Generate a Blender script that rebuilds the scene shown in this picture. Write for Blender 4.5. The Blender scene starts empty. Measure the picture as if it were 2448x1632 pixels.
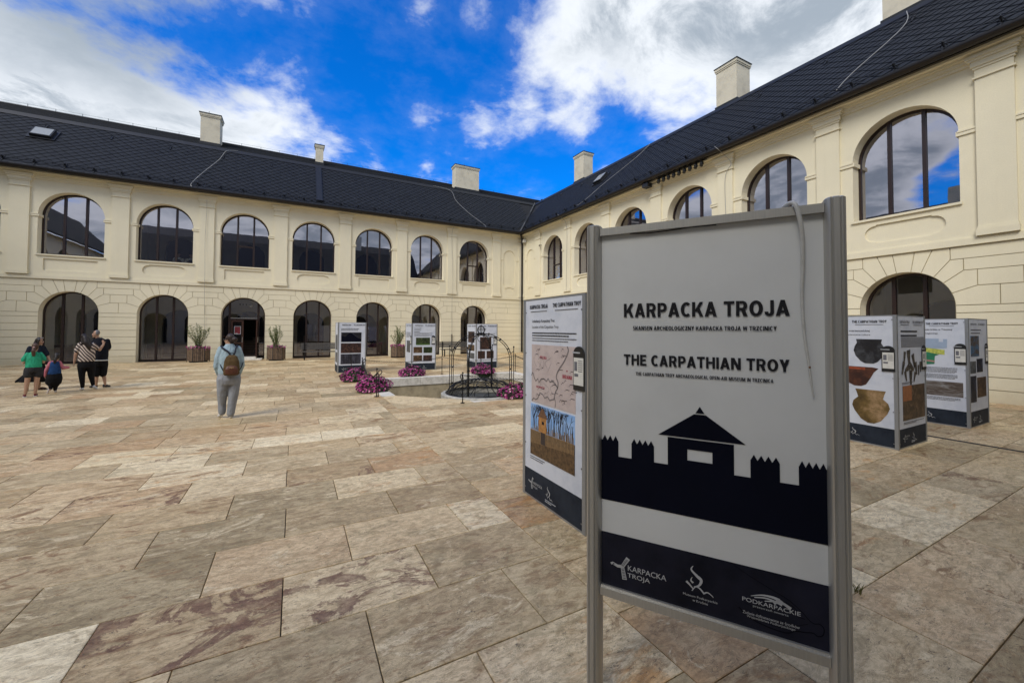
import bpy, bmesh, math, random
from mathutils import Vector, Matrix
from mathutils.geometry import tessellate_polygon
random.seed(7)
R = math.radians
PI = math.pi
SC = bpy.context.scene
COL = SC.collection

# ------------------------------------------------------------------ camera
CAM = Vector((-15.335, -26.874, 1.75))
YAW, PITCH, ROLL, FPX = .4926, .0265, .0055, 965.8
def basis():
    fw = Vector((math.sin(YAW), math.cos(YAW), 0)); rt = Vector((math.cos(YAW), -math.sin(YAW), 0)); up = Vector((0, 0, 1))
    f2 = fw*math.cos(PITCH)+up*math.sin(PITCH); u2 = up*math.cos(PITCH)-fw*math.sin(PITCH)
    return rt*math.cos(ROLL)+u2*math.sin(ROLL), u2*math.cos(ROLL)-rt*math.sin(ROLL), f2
BR, BU, BF = basis()
cd = bpy.data.cameras.new('camera'); cam = bpy.data.objects.new('camera', cd); COL.objects.link(cam)
m = Matrix((BR, BU, -BF)).transposed().to_4x4(); m.translation = CAM
cam.matrix_world = m
cd.sensor_width = 36; cd.lens = FPX/2448*36; cd.shift_y = -(816-761.9)/2448
cd.clip_start = .05; cd.clip_end = 3000
SC.camera = cam
def ray(px, py): return (BF+BR*((px-1224)/FPX)-BU*((py-761.9)/FPX)).normalized()

# ------------------------------------------------------------------ sun, exposure
SUN_DIR = Vector((-.80, -.52, .95)).normalized()
sd = bpy.data.lights.new('sun', 'SUN'); sd.energy = 1.9; sd.angle = R(28); sd.color = (1, .95, .86)
sun = bpy.data.objects.new('sun', sd); COL.objects.link(sun)
sun.rotation_euler = (-SUN_DIR).to_track_quat('-Z', 'Y').to_euler()
SC.view_settings.view_transform = 'Standard'; SC.view_settings.look = 'None'
SC.view_settings.gamma = 1; SC.view_settings.use_curve_mapping = False
SC.view_settings.exposure = 0.5

# ------------------------------------------------------------------ node helper
class NT:
    def __init__(s, tree): s.t = tree; s.n = tree.nodes; s.l = tree.links
    def node(s, typ, **kw):
        n = s.n.new(typ)
        for k, v in kw.items():
            if k == 'inp':
                for a, b in v.items():
                    if isinstance(b, bpy.types.NodeSocket): s.l.new(b, n.inputs[a])
                    else: n.inputs[a].default_value = b
            else: setattr(n, k, v)
        return n
    def math(s, op, a, b=0.0, c=0.0, clamp=False):
        n = s.n.new('ShaderNodeMath'); n.operation = op; n.use_clamp = clamp
        for i, v in enumerate((a, b, c)):
            if isinstance(v, bpy.types.NodeSocket): s.l.new(v, n.inputs[i])
            else: n.inputs[i].default_value = v
        return n.outputs[0]
    def vmath(s, op, a, b=(0, 0, 0)):
        n = s.n.new('ShaderNodeVectorMath'); n.operation = op
        for i, v in enumerate((a, b)):
            if isinstance(v, bpy.types.NodeSocket): s.l.new(v, n.inputs[i])
            else: n.inputs[i].default_value = v
        return n
    def noise(s, vec, scale, detail=4, rough=.55, dist=0.0, out=0):
        n = s.n.new('ShaderNodeTexNoise'); s.l.new(vec, n.inputs['Vector'])
        n.inputs['Scale'].default_value = scale; n.inputs['Detail'].default_value = detail
        n.inputs['Roughness'].default_value = rough; n.inputs['Distortion'].default_value = dist
        return n.outputs[out]
    def mapr(s, v, a, b, c=0.0, d=1.0, smooth=True):
        n = s.n.new('ShaderNodeMapRange'); n.interpolation_type = 'SMOOTHSTEP' if smooth else 'LINEAR'
        s.l.new(v, n.inputs[0])
        for i, k in enumerate((a, b, c, d)): n.inputs[i+1].default_value = k
        return n.outputs[0]
    def mix(s, f, a, b, mode='MIX'):
        n = s.n.new('ShaderNodeMix'); n.data_type = 'RGBA'; n.blend_type = mode
        for k, v in ((0, f), (6, a), (7, b)):
            if isinstance(v, bpy.types.NodeSocket): s.l.new(v, n.inputs[k])
            elif k == 0: n.inputs[k].default_value = v
            else: n.inputs[k].default_value = (*v[:3], 1)
        return n.outputs[2]
    def ramp(s, v, stops, mode='LINEAR'):
        n = s.n.new('ShaderNodeValToRGB'); s.l.new(v, n.inputs[0]); cr = n.color_ramp; cr.interpolation = mode
        while len(cr.elements) < len(stops): cr.elements.new(.5)
        for e, (p, c) in zip(cr.elements, stops): e.position = p; e.color = (*c[:3], 1)
        return n.outputs[0]

# ------------------------------------------------------------------ world
OFFS = 3.1
w = bpy.data.worlds.new('World'); SC.world = w; w.use_nodes = True
t = NT(w.node_tree); t.n.clear()
sky = t.node('ShaderNodeTexSky', sky_type='NISHITA', sun_disc=False)
sky.sun_elevation = math.asin(SUN_DIR.z); sky.sun_rotation = math.atan2(SUN_DIR.x, SUN_DIR.y)
sky.air_density = 1.3; sky.dust_density = .25; sky.ozone_density = 3.0
tc = t.node('ShaderNodeTexCoord')
D = t.vmath('NORMALIZE', tc.outputs['Generated']).outputs[0]
sep = t.node('ShaderNodeSeparateXYZ', inp={0: D})
zz = t.math('ADD', t.math('MAXIMUM', sep.outputs[2], 0.0), .22)
P = t.node('ShaderNodeCombineXYZ', inp={0: t.math('DIVIDE', sep.outputs[0], zz), 1: t.math('DIVIDE', sep.outputs[1], zz), 2: 0.0}).outputs[0]
def half(p1, p2, inside):
    """signed distance (as sine) from the plane through the eye and two view directions"""
    n = ray(*p1).cross(ray(*p2)).normalized()
    if n.dot(ray(*inside)) < 0: n = -n
    return t.vmath('DOT_PRODUCT', D, tuple(n)).outputs[1]
def blob(p, rad, k=1.0):
    d = t.vmath('DISTANCE', D, tuple(ray(*p))).outputs[1]
    return t.math('MULTIPLY', t.math('SUBTRACT', rad, d), k)
f_left = half((300, 40), (880, 385), (100, 300))
f_top = t.math('MINIMUM', half((250, 60), (860, -20), (500, -200)), t.math('MULTIPLY', half((1000, 0), (950, -300), (400, 0)), 1.0))
f_right = t.math('MINIMUM', half((1265, -100), (1235, 255), (1600, 100)), half((1190, 215), (1720, 345), (1800, 100)))
F = t.math('MAXIMUM', t.math('MAXIMUM', f_left, f_top), f_right)
for p, r_ in (((1000, 266), .026), ((1160, 306), .022), ((1205, 255), .006), ((1020, 405), .024), ((985, 392), .012), ((1075, 125), .0), ((1125, 20), .012),
              ((720, 350), .05), ((640, 300), .10), ((800, 365), .05), ((1440, 420), .03), ((1270, 472), .03), ((1400, 190), .11), ((1270, 240), .05), ((880, 352), .02), ((1010, 30), .035)):
    F = t.math('MAXIMUM', F, blob(p, r_, .8))
n1 = t.noise(P, 2.6, 9, .62, .35); n2 = t.noise(P, 9.0, 6, .6, .2)
nlow = t.noise(t.vmath('ADD', P, (OFFS, 0, 0)).outputs[0], .8, 3, .5)
F = t.math('SUBTRACT', t.math('MINIMUM', F, t.mapr(nlow, .42, .60, .0, .5)), .012)
nn = t.math('ADD', t.math('MULTIPLY', t.math('SUBTRACT', n1, .5), .26), t.math('MULTIPLY', t.math('SUBTRACT', n2, .5), .14))
mask = t.mapr(t.math('ADD', F, nn), -.03, .075)
wisp = t.mapr(t.math('ADD', t.math('ADD', F, nn), t.math('MULTIPLY', t.noise(P, 14, 5, .7), .10)), -.03, .12, 0, .10)
mask = t.math('MAXIMUM', mask, wisp)
shade = t.mapr(t.noise(P, 3.0, 10, .66, .6), .40, .60)
core = t.mapr(t.math('ADD', F, nn), .02, .20)
shade2 = t.math('MULTIPLY', core, t.math('SUBTRACT', 1.0, shade), clamp=True)
dark_tl = t.mapr(t.math('ADD', blob((230, -70), .24), t.math('MULTIPLY', nn, .5)), -.02, .16)
shade2 = t.math('MAXIMUM', t.math('MULTIPLY', shade2, .92), t.math('MULTIPLY', dark_tl, .9))
ccol = t.mix(shade2, (.66, .695, .74), (.25, .30, .36))
skyc = t.mix(1.0, sky.outputs[0], (.008, .46, 1.16), 'MULTIPLY')
bg1 = t.node('ShaderNodeBackground', inp={0: skyc, 1: .125})
bg2 = t.node('ShaderNodeBackground', inp={0: ccol, 1: 1.0})
ms = t.node('ShaderNodeMixShader', inp={0: mask, 1: bg1.outputs[0], 2: bg2.outputs[0]})
t.node('ShaderNodeOutputWorld', inp={0: ms.outputs[0]})

# ------------------------------------------------------------------ materials
MATS = {}
def mat(name, col=(.5, .5, .5), rough=.7, metal=0.0, var=0.0, scale=8, bump=0.0, bscale=60, dark=None, spec=None, coords='Object'):
    """principled with mottled colour and fine relief"""
    if name in MATS: return MATS[name]
    m = bpy.data.materials.new(name); m.use_nodes = True; t = NT(m.node_tree); b = t.n['Principled BSDF']
    b.inputs['Roughness'].default_value = rough; b.inputs['Metallic'].default_value = metal
    if spec is not None: b.inputs['Specular IOR Level'].default_value = spec
    b.inputs['Base Color'].default_value = (*col, 1)
    tc = t.node('ShaderNodeTexCoord'); v = tc.outputs[coords]
    if var > 0:
        d = dark or tuple(c*(1-var) for c in col)
        l = tuple(min(1, c*(1+var*.5)) for c in col)
        f = t.noise(v, scale, 6, .62)
        t.l.new(t.ramp(f, [(.3, d), (.52, col), (.72, l)]), b.inputs['Base Color'])
    if bump > 0:
        bn = t.node('ShaderNodeBump', inp={'Strength': bump, 'Distance': .01, 'Height': t.noise(v, bscale, 4, .6)})
        t.l.new(bn.outputs[0], b.inputs['Normal'])
    MATS[name] = m
    return m
def geo_pos(t): return t.node('ShaderNodeNewGeometry').outputs['Position']

def mat_stucco(name, col, groove=False):
    m = bpy.data.materials.new(name); m.use_nodes = True; t = NT(m.node_tree); b = t.n['Principled BSDF']
    P = geo_pos(t); b.inputs['Roughness'].default_value = .92; b.inputs['Specular IOR Level'].default_value = .15
    big = t.noise(P, .35, 5, .6); fine = t.noise(P, 42, 5, .8); med = t.noise(P, 5, 5, .6)
    sx = t.node('ShaderNodeMapping', inp={0: P, 3: (3, 3, .25)}).outputs[0]
    streak = t.mapr(t.noise(sx, 1.6, 5, .65), .5, .8)
    c = t.mix(t.mapr(big, .3, .7), tuple(x*.93 for x in col), tuple(min(1, x*1.04) for x in col))
    c = t.mix(t.math('MULTIPLY', streak, .22), c, tuple(x*y for x, y in zip(col, (.80, .78, .74))))
    c = t.mix(t.math('MULTIPLY', t.mapr(fine, .38, .62), .36), c, tuple(x*.80 for x in col))
    c = t.mix(t.math('MULTIPLY', t.mapr(med, .4, .7), .10), c, tuple(x*.85 for x in col))
    sep = t.node('ShaderNodeSeparateXYZ', inp={0: P})
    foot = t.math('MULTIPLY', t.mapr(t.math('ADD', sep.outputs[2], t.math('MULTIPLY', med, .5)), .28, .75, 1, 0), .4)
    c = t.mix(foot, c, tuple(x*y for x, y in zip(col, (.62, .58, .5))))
    t.l.new(c, b.inputs['Base Color'])
    h = t.math('ADD', t.math('MULTIPLY', fine, 1.0), t.math('MULTIPLY', med, .6))
    bn = t.node('ShaderNodeBump', inp={'Strength': .55, 'Distance': .006, 'Height': h}); t.l.new(bn.outputs[0], b.inputs['Normal'])
    MATS[name] = m; return m
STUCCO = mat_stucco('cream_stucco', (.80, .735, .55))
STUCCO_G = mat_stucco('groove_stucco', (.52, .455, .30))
CHIM = mat('chimney_render', (.62, .56, .43), .95, var=.12, scale=2, bump=.5, bscale=40, dark=(.50, .45, .35))

def mat_travertine(name, gain=1.0):
    m = bpy.data.materials.new(name); m.use_nodes = True; t = NT(m.node_tree); b = t.n['Principled BSDF']
    P = geo_pos(t)
    at = t.node('ShaderNodeAttribute', attribute_name='rnd'); rv = at.outputs['Vector']
    off = t.vmath('SCALE', rv); off.inputs['Scale'].default_value = 43.0
    V = t.vmath('ADD', P, off.outputs[0]).outputs[0]
    sp = t.node('ShaderNodeSeparateXYZ', inp={0: rv}); r1, r2, r3 = sp.outputs
    st = t.node('ShaderNodeMapping', inp={0: V, 2: (0, 0, .12), 3: (1.0, 2.3, 1)}).outputs[0]
    st2 = t.node('ShaderNodeMapping', inp={0: V, 2: (0, 0, .25), 3: (1.0, 1.45, 1)}).outputs[0]
    base = t.ramp(r1, [(0, (.30, .255, .165)), (.12, (.43, .31, .19)), (.24, (.35, .295, .20)), (.38, (.50, .39, .25)), (.50, (.44, .37, .26)), (.64, (.58, .475, .33)), (.76, (.68, .60, .45)), (.86, (.44, .30, .18)), (.93, (.66, .58, .44)), (1, (.76, .70, .57))], 'CONSTANT' if False else 'LINEAR')
    cloud = t.noise(st2, 1.5, 12, .72, .9)
    c = t.mix(t.mapr(cloud, .42, .60, 0, .55), base, t.mix(.55, base, (.66, .58, .44)))
    dirt = t.mapr(t.noise(st, 3.0, 12, .78, 1.0), .50, .62, 0, .55)
    c = t.mix(dirt, c, t.mix(1.0, c, (.60, .50, .38), 'MULTIPLY'))
    brown = t.mapr(t.noise(st, 1.7, 12, .75, 1.5), .52, .60)
    c = t.mix(t.math('MULTIPLY', brown, t.mapr(r2, .25, .8, .0, .85)), c, (.22, .125, .06))
    grey = t.mapr(t.noise(st2, 2.6, 12, .76, 1.1), .52, .62)
    c = t.mix(t.math('MULTIPLY', grey, .5), c, (.25, .21, .125))
    pale = t.mapr(t.noise(st, 1.6, 12, .74, 1.8), .56, .60)
    c = t.mix(t.math('MULTIPLY', pale, t.mapr(r2, .7, .1, 0, .8)), c, (.66, .59, .46))
    pn_ = t.noise(st2, 1.1, 13, .74, 2.0)
    blot = t.mapr(t.noise(st, 4.2, 12, .76, 1.6), .55, .62)
    c = t.mix(t.math('MULTIPLY', blot, t.mapr(r1, .0, 1.0, .75, .25)), c, (.25, .155, .08))
    purple = t.math('MULTIPLY', t.mapr(t.math('ADD', pn_, t.mapr(r3, .94, .97, 0, .065)), .57, .59), t.mapr(r3, .74, .78, 0, .85))
    c = t.mix(t.math('MULTIPLY', purple, t.mapr(t.noise(V, 9, 8, .8), .38, .6, .55, 1)), c, (.145, .07, .042))
    rust = t.math('MULTIPLY', t.mapr(t.noise(st, 1.4, 12, .74, 1.4), .54, .62), t.mapr(r3, .35, .15, 0, .6))
    c = t.mix(rust, c, (.46, .24, .08))
    mott = t.noise(t.node('ShaderNodeMapping', inp={0: V, 3: (1, 1.8, 1)}).outputs[0], 10, 12, .85, .5)
    c = t.mix(t.mapr(mott,   .43, .57, 0, .62), c, t.mix(1.0, c, (.50, .455, .39), 'MULTIPLY'))
    # small pits and hairline veins
    pn = t.noise(t.node('ShaderNodeMapping', inp={0: V, 3: (1, 1.9, 1)}).outputs[0], 24, 7, .8, .8)
    patch = t.mapr(t.noise(V, 2.4, 5, .65), .36, .58)
    pit = t.math('MULTIPLY', t.mapr(pn, .575, .62), patch)
    vein = t.math('MULTIPLY', t.mapr(t.math('ABSOLUTE', t.math('SUBTRACT', t.noise(st, 3.2, 9, .7, 1.0), .5)), 0, .012, 1, 0), .35)
    dk = t.math('MAXIMUM', pit, vein)
    c = t.mix(t.math('MULTIPLY', dk, .8), c, (.07, .055, .045))
    c = t.mix(1.0, c, (gain*1.33, gain*1.235, gain*1.02), 'MULTIPLY')
    t.l.new(c, b.inputs['Base Color'])
    t.l.new(t.mapr(cloud, .3, .7, .36, .58), b.inputs['Roughness']); b.inputs['Specular IOR Level'].default_value = .5
    h = t.math('SUBTRACT', t.math('MULTIPLY', mott, .25), dk)
    bn = t.node('ShaderNodeBump', inp={'Strength': .5, 'Distance': .003, 'Height': h}); t.l.new(bn.outputs[0], b.inputs['Normal'])
    MATS[name] = m; return m
TRAV = mat_travertine('travertine', 1.0)
GROUT = mat('grout', (.055, .047, .036), .95, var=.4, scale=30)
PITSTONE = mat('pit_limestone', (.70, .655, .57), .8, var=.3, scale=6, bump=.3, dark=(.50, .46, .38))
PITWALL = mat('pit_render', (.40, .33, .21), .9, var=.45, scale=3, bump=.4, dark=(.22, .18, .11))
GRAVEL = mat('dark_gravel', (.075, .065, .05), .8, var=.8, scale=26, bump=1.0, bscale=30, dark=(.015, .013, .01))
SLATE = mat('roof_slate', (.013, .015, .019), .65, var=.7, scale=4.5, bump=.25, bscale=40, dark=(.006, .007, .009), spec=.25)
SLATE_BASE = mat('roof_underlay', (.006, .006, .007), .8)
ZINC = mat('dark_sheet_metal', (.015, .016, .019), .5, metal=.2, var=.3, scale=3)
GUTTER = mat('gutter_brown', (.014, .011, .010), .35, metal=.2)
FRAME = mat('window_frame_brown', (.022, .010, .008), .4, var=.3, scale=6)
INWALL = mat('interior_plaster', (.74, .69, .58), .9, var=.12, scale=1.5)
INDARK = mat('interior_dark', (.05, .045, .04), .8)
INFLOOR = mat('interior_floor', (.20, .17, .13), .5, var=.3)
IRON = mat('black_iron', (.010, .010, .011), .42, metal=.4, bump=.2, bscale=80)
def mat_alu(name, col, rough):
    m = bpy.data.materials.new(name); m.use_nodes = True; t = NT(m.node_tree); b = t.n['Principled BSDF']
    V = t.node('ShaderNodeTexCoord').outputs['Object']
    v = t.node('ShaderNodeMapping', inp={0: V, 3: (60, 60, 1.5)}).outputs[0]
    f = t.noise(v, 3, 4, .6); g = t.noise(V, 2.0, 5, .6)
    c = t.mix(t.mapr(f, .3, .7), tuple(x*.9 for x in col), col)
    c = t.mix(t.math('MULTIPLY', t.mapr(g, .45, .7), .25), c, tuple(x*.72 for x in col))
    t.l.new(c, b.inputs['Base Color']); b.inputs['Metallic'].default_value = .65; b.inputs['Roughness'].default_value = rough
    MATS[name] = m; return m
ALU = mat_alu('anodised_aluminium', (.52, .51, .48), .36)
ALU2 = mat_alu('grey_aluminium_strip', (.36, .375, .39), .45)
SIGNG = mat('sign_grey_print', (.62, .635, .64), .42, var=.07, scale=2.2)
NAVY = mat('navy_print', (.0035, .0045, .012), .7, var=.2, scale=3, spec=.08)
NAVY2 = mat('slate_blue_print', (.012, .013, .024), .45, var=.6, scale=5, dark=(.005, .006, .012), spec=.15)
NAVYT = mat('blue_grey_print', (.022, .029, .042), .6, var=.35, scale=5, dark=(.012, .016, .025), spec=.15)
INK = mat('charcoal_ink', (.018, .018, .021), .7, spec=.12)
INK2 = mat('grey_ink', (.14, .14, .16), .6)
WHITEP = mat('white_print', (.70, .72, .74), .5)
WHITEL = mat('pale_print', (.40, .42, .44), .5)
POSTER = mat('poster_white', (.60, .63, .70), .5, var=.08, scale=4, dark=(.50, .54, .62))
PAPER = mat('paper', (.66, .65, .60), .7, var=.1, scale=20)
BLKPL = mat('black_plastic', (.012, .012, .013), .45)
RED = mat('red_ink', (.45, .03, .04), .6)
def mat_glass(name, tint=.6, f0=.1):
    m = bpy.data.materials.new(name); m.use_nodes = True; t = NT(m.node_tree); t.n.clear()
    V = t.node('ShaderNodeTexCoord').outputs['Object']
    bn = t.node('ShaderNodeBump', inp={'Strength': .012, 'Distance': .05, 'Height': t.noise(V, 1.3, 2, .5)})
    fr = t.node('ShaderNodeFresnel', inp={0: 1.5})
    tr = t.node('ShaderNodeBsdfTransparent', inp={0: (tint*.97, tint, tint*.95, 1)})
    gl = t.node('ShaderNodeBsdfGlossy', inp={0: (.90, .89, 1, 1), 'Roughness': .012, 'Normal': bn.outputs[0]})
    mx = t.node('ShaderNodeMixShader', inp={0: t.math('ADD', t.math('MULTIPLY', fr.outputs[0], 1.1), f0, clamp=True), 1: tr.outputs[0], 2: gl.outputs[0]})
    t.node('ShaderNodeOutputMaterial', inp={0: mx.outputs[0]})
    MATS[name] = m; return m
GLASS = mat_glass('window_glass', .8, .15); GLASS_U = mat_glass('coated_glass', .55, .36)

# ------------------------------------------------------------------ object helpers
def link(o, parent=None):
    COL.objects.link(o)
    if parent is not None: o.parent = parent
    return o
def mesh_obj(name, verts, faces, m, parent=None, smooth=False, rnd=None):
    me = bpy.data.meshes.new(name); me.from_pydata([tuple(v) for v in verts], [], faces)
    mm = m if isinstance(m, (list, tuple)) else [m]
    for x in mm: me.materials.append(x)
    if smooth: me.polygons.foreach_set('use_smooth', [True]*len(me.polygons))
    if rnd is not None:
        a = me.attributes.new('rnd', 'FLOAT_VECTOR', 'FACE')
        flat = []
        for r_ in rnd: flat += list(r_)
        a.data.foreach_set('vector', flat)
    me.update()
    return link(bpy.data.objects.new(name, me), parent)
def empty(name, loc=(0, 0, 0), rz=0):
    o = bpy.data.objects.new(name, None); o.location = loc; o.rotation_euler = (0, 0, rz); o.empty_display_size = .2
    return link(o)
def tag(o, label=None, cat=None, group=None, kind=None):
    if label: o['label'] = label
    if cat: o['category'] = cat
    if group: o['group'] = group
    if kind: o['kind'] = kind
    return o
class MB:
    """collects geometry of one mesh"""
    def __init__(s): s.v = []; s.f = []; s.mi = []; s.r = []
    def add(s, vs, fs, mi=0):
        o = len(s.v); s.v += [tuple(v) for v in vs]; s.f += [tuple(i+o for i in f) for f in fs]; s.mi += [mi]*len(fs); return s
    def box(s, a, b, mi=0, M=None):
        (x0, y0, z0), (x1, y1, z1) = a, b
        v = [(x0, y0, z0), (x1, y0, z0), (x1, y1, z0), (x0, y1, z0), (x0, y0, z1), (x1, y0, z1), (x1, y1, z1), (x0, y1, z1)]
        if M: v = [M(*p) for p in v]
        return s.add(v, [(0, 3, 2, 1), (4, 5, 6, 7), (0, 1, 5, 4), (1, 2, 6, 5), (2, 3, 7, 6), (3, 0, 4, 7)], mi)
    def tube(s, pts, r, n=8, closed=False, mi=0, cap=True):
        pts = [Vector(p) for p in pts]; N = len(pts); rr = r if isinstance(r, (list, tuple)) else [r]*N
        rings = []; prev = None
        for i, p in enumerate(pts):
            if closed: d = pts[(i+1) % N]-pts[i-1]
            else: d = pts[min(i+1, N-1)]-pts[max(i-1, 0)]
            if d.length < 1e-9: d = Vector((0, 0, 1))
            d.normalize()
            if prev is None:
                u = d.orthogonal().normalized()
            else:
                u = (prev-d*prev.dot(d))
                u = u.normalized() if u.length > 1e-6 else d.orthogonal().normalized()
            prev = u; w_ = d.cross(u)
            rings.append([p+(u*math.cos(2*PI*k/n)+w_*math.sin(2*PI*k/n))*rr[i] for k in range(n)])
        o = len(s.v)
        for rg in rings: s.v += [tuple(p) for p in rg]
        M_ = N if closed else N-1
        for i in range(M_):
            for k in range(n):
                a = o+i*n+k; b = o+i*n+(k+1) % n; c = o+((i+1) % N)*n+(k+1) % n; d = o+((i+1) % N)*n+k
                s.f.append((a, b, c, d)); s.mi.append(mi)
        if cap and not closed:
            s.f.append(tuple(o+k for k in range(n))[::-1]); s.mi.append(mi)
            s.f.append(tuple(o+(N-1)*n+k for k in range(n))); s.mi.append(mi)
        return s
    def sphere(s, c, r, n=10, m=6, M=None, mi=0):
        rx, ry, rz = (r, r, r) if not isinstance(r, (tuple, list)) else r
        vs = []
        for j in range(m+1):
            th = PI*j/m
            for i in range(n):
                ph = 2*PI*i/n
                p = Vector((rx*math.sin(th)*math.cos(ph), ry*math.sin(th)*math.sin(ph), rz*math.cos(th)))
                if M is not None: p = M @ p
                vs.append(p+Vector(c))
        fs = [(j*n+i, (j+1)*n+i, (j+1)*n+(i+1) % n, j*n+(i+1) % n) for j in range(m) for i in range(n)]
        return s.add(vs, fs, mi)
    def prism(s, poly, M, d0, d1, mi=0, back=False):
        """poly in (s,z), extruded from d0 to d1 (outwards), mapped by M"""
        n = len(poly)
        v = [M(a, b, d1) for a, b in poly]+[M(a, b, d0) for a, b in poly]
        tri = tessellate_polygon([[Vector((a, b, 0)) for a, b in poly]]) if n > 4 else [tuple(range(n))]
        f = [tuple(t_) for t_ in tri]
        f += [(i, (i+1) % n, n+(i+1) % n, n+i) for i in range(n)]
        if back: f += [tuple(n+k for k in t_) for t_ in tri]
        return s.add(v, f, mi)
    def build(s, name, m, parent=None, smooth=False, kind=None):
        o = mesh_obj(name, s.v, s.f, m, parent, smooth, s.r if s.r else None)
        if any(s.mi): o.data.polygons.foreach_set('material_index', s.mi)
        if kind: o['kind'] = kind
        return o
def autosmooth(o, ang=40):
    me = o.data
    me.polygons.foreach_set('use_smooth', [True]*len(me.polygons))
    try: me.set_sharp_from_angle(angle=R(ang))
    except Exception: pass
    return o

# text: fitted to a box (u0,u1,z0,z1) of a face frame M(u,z,d)
def text_on(body, box, M, m, parent, d=.002, bold=.0, name='lettering', label=None):
    cu = bpy.data.curves.new('t', 'FONT'); cu.body = body; cu.size = 1; cu.offset = bold; cu.resolution_u = 3; cu.fill_mode = 'FRONT'
    ob = bpy.data.objects.new('t', cu); me = bpy.data.meshes.new_from_object(ob)
    bpy.data.objects.remove(ob)
    co = [v.co.copy() for v in me.vertices]
    if not co: return None
    x0 = min(c.x for c in co); x1 = max(c.x for c in co); y0 = min(c.y for c in co); y1 = max(c.y for c in co)
    u0, u1, z0, z1 = box
    if z1 is None: z1 = z0+(u1-u0)*(y1-y0)/(x1-x0)
    for v in me.vertices:
        v.co = Vector(M(u0+(v.co.x-x0)/(x1-x0)*(u1-u0), z0+(v.co.y-y0)/(y1-y0)*(z1-z0), d))
    me.materials.clear(); me.materials.append(m)
    o = bpy.data.objects.new(name, me)
    return link(o, parent)

# bold grotesque capitals built from strokes (cap height 1)
def _V(x0, y0, x1, y1, w): return ('P', [(x0-w/2, y0), (x0+w/2, y0), (x1+w/2, y1), (x1-w/2, y1)])
def _H(x0, x1, yc, w): return ('P', [(x0, yc-w/2), (x1, yc-w/2), (x1, yc+w/2), (x0, yc+w/2)])
def _A(cx, cy, rx, ry, a0, a1, w, wy=None): return ('A', cx, cy, rx, ry, a0, a1, w, wy or w*.84)
GW = .205
GL = {
 'K': (.72, [_V(.1025, 0, .1025, 1, GW), _V(.24, .34, .60, 1, .225), _V(.60, 0, .37, .60, .225)]),
 'A': (.76, [_V(.115, 0, .38, 1, .225), _V(.645, 0, .38, 1, .225), _H(.20, .56, .27, .16)]),
 'R': (.70, [_V(.1125, 0, .1125, 1, GW), _H(.22, .38, .915, .17), _H(.22, .38, .47, .17), _A(.38, .6925, .285, .3075, -90, 90, .22, .17), _V(.56, 0, .42, .42, .245)]),
 'P': (.66, [_V(.1125, 0, .1125, 1, GW), _H(.22, .36, .915, .17), _H(.22, .36, .445, .17), _A(.36, .68, .29, .32, -90, 90, .22, .17)]),
 'C': (.66, [_A(.37, .5, .37, .51, 48, 312, .23, .18)]),
 'G': (.74, [_A(.37, .5, .37, .51, 48, 350, .23, .18), _H(.42, .73, .44, .16), _V(.64, .03, .64, .44, .19)]),
 'T': (.64, [_H(0, .64, .91, .18), _V(.32, 0, .32, .83, GW)]),
 'O': (.77, [_A(.385, .5, .385, .51, 0, 360, .23, .18)]),
 'J': (.54, [_V(.4275, .28, .4275, 1, GW), _A(.27, .28, .27, .29, 180, 362, .22, .18)]),
 'H': (.73, [_V(.1125, 0, .1125, 1, GW), _V(.6175, 0, .6175, 1, GW), _H(.22, .51, .52, .18)]),
 'E': (.60, [_V(.1125, 0, .1125, 1, GW), _H(.22, .58, .91, .18), _H(.22, .54, .51, .17), _H(.22, .60, .09, .18)]),
 'I': (.23, [_V(.1125, 0, .1125, 1, GW)]),
 'L': (.57, [_V(.1125, 0, .1125, 1, GW), _H(.22, .57, .09, .18)]),
 'N': (.74, [_V(.105, 0, .105, 1, .21), _V(.635, 0, .635, 1, .21), _V(.60, 0, .14, 1, .24)]),
 'M': (.90, [_V(.10, 0, .10, 1, .20), _V(.80, 0, .80, 1, .20), _V(.45, 0, .17, 1, .20), _V(.45, 0, .73, 1, .20)]),
 'Y': (.70, [_V(.35, .38, .12, 1, .245), _V(.35, .38, .58, 1, .245), _V(.35, 0, .35, .40, GW)]),
 'V': (.72, [_V(.36, 0, .12, 1, .22), _V(.36, 0, .60, 1, .22)]),
 'W': (1.0, [_V(.26, 0, .10, 1, .20), _V(.26, 0, .50, 1, .18), _V(.74, 0, .50, 1, .18), _V(.74, 0, .90, 1, .20)]),
 'U': (.70, [_V(.11, .3, .11, 1, .22), _V(.59, .3, .59, 1, .22), _A(.35, .31, .35, .32, 180, 360, .22, .18)]),
 'S': (.62, [_A(.31, .725, .29, .285, 25, 272, .21, .17), _A(.31, .275, .30, .285, -155, 92, .21, .17)]),
 'Z': (.62, [_H(0, .60, .91, .18), _H(0, .62, .09, .18), _V(.16, .17, .46, .84, .25)]),
 '-': (.34, [_H(0, .30, .38, .17)]), ' ': (.26, []),
}
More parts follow.
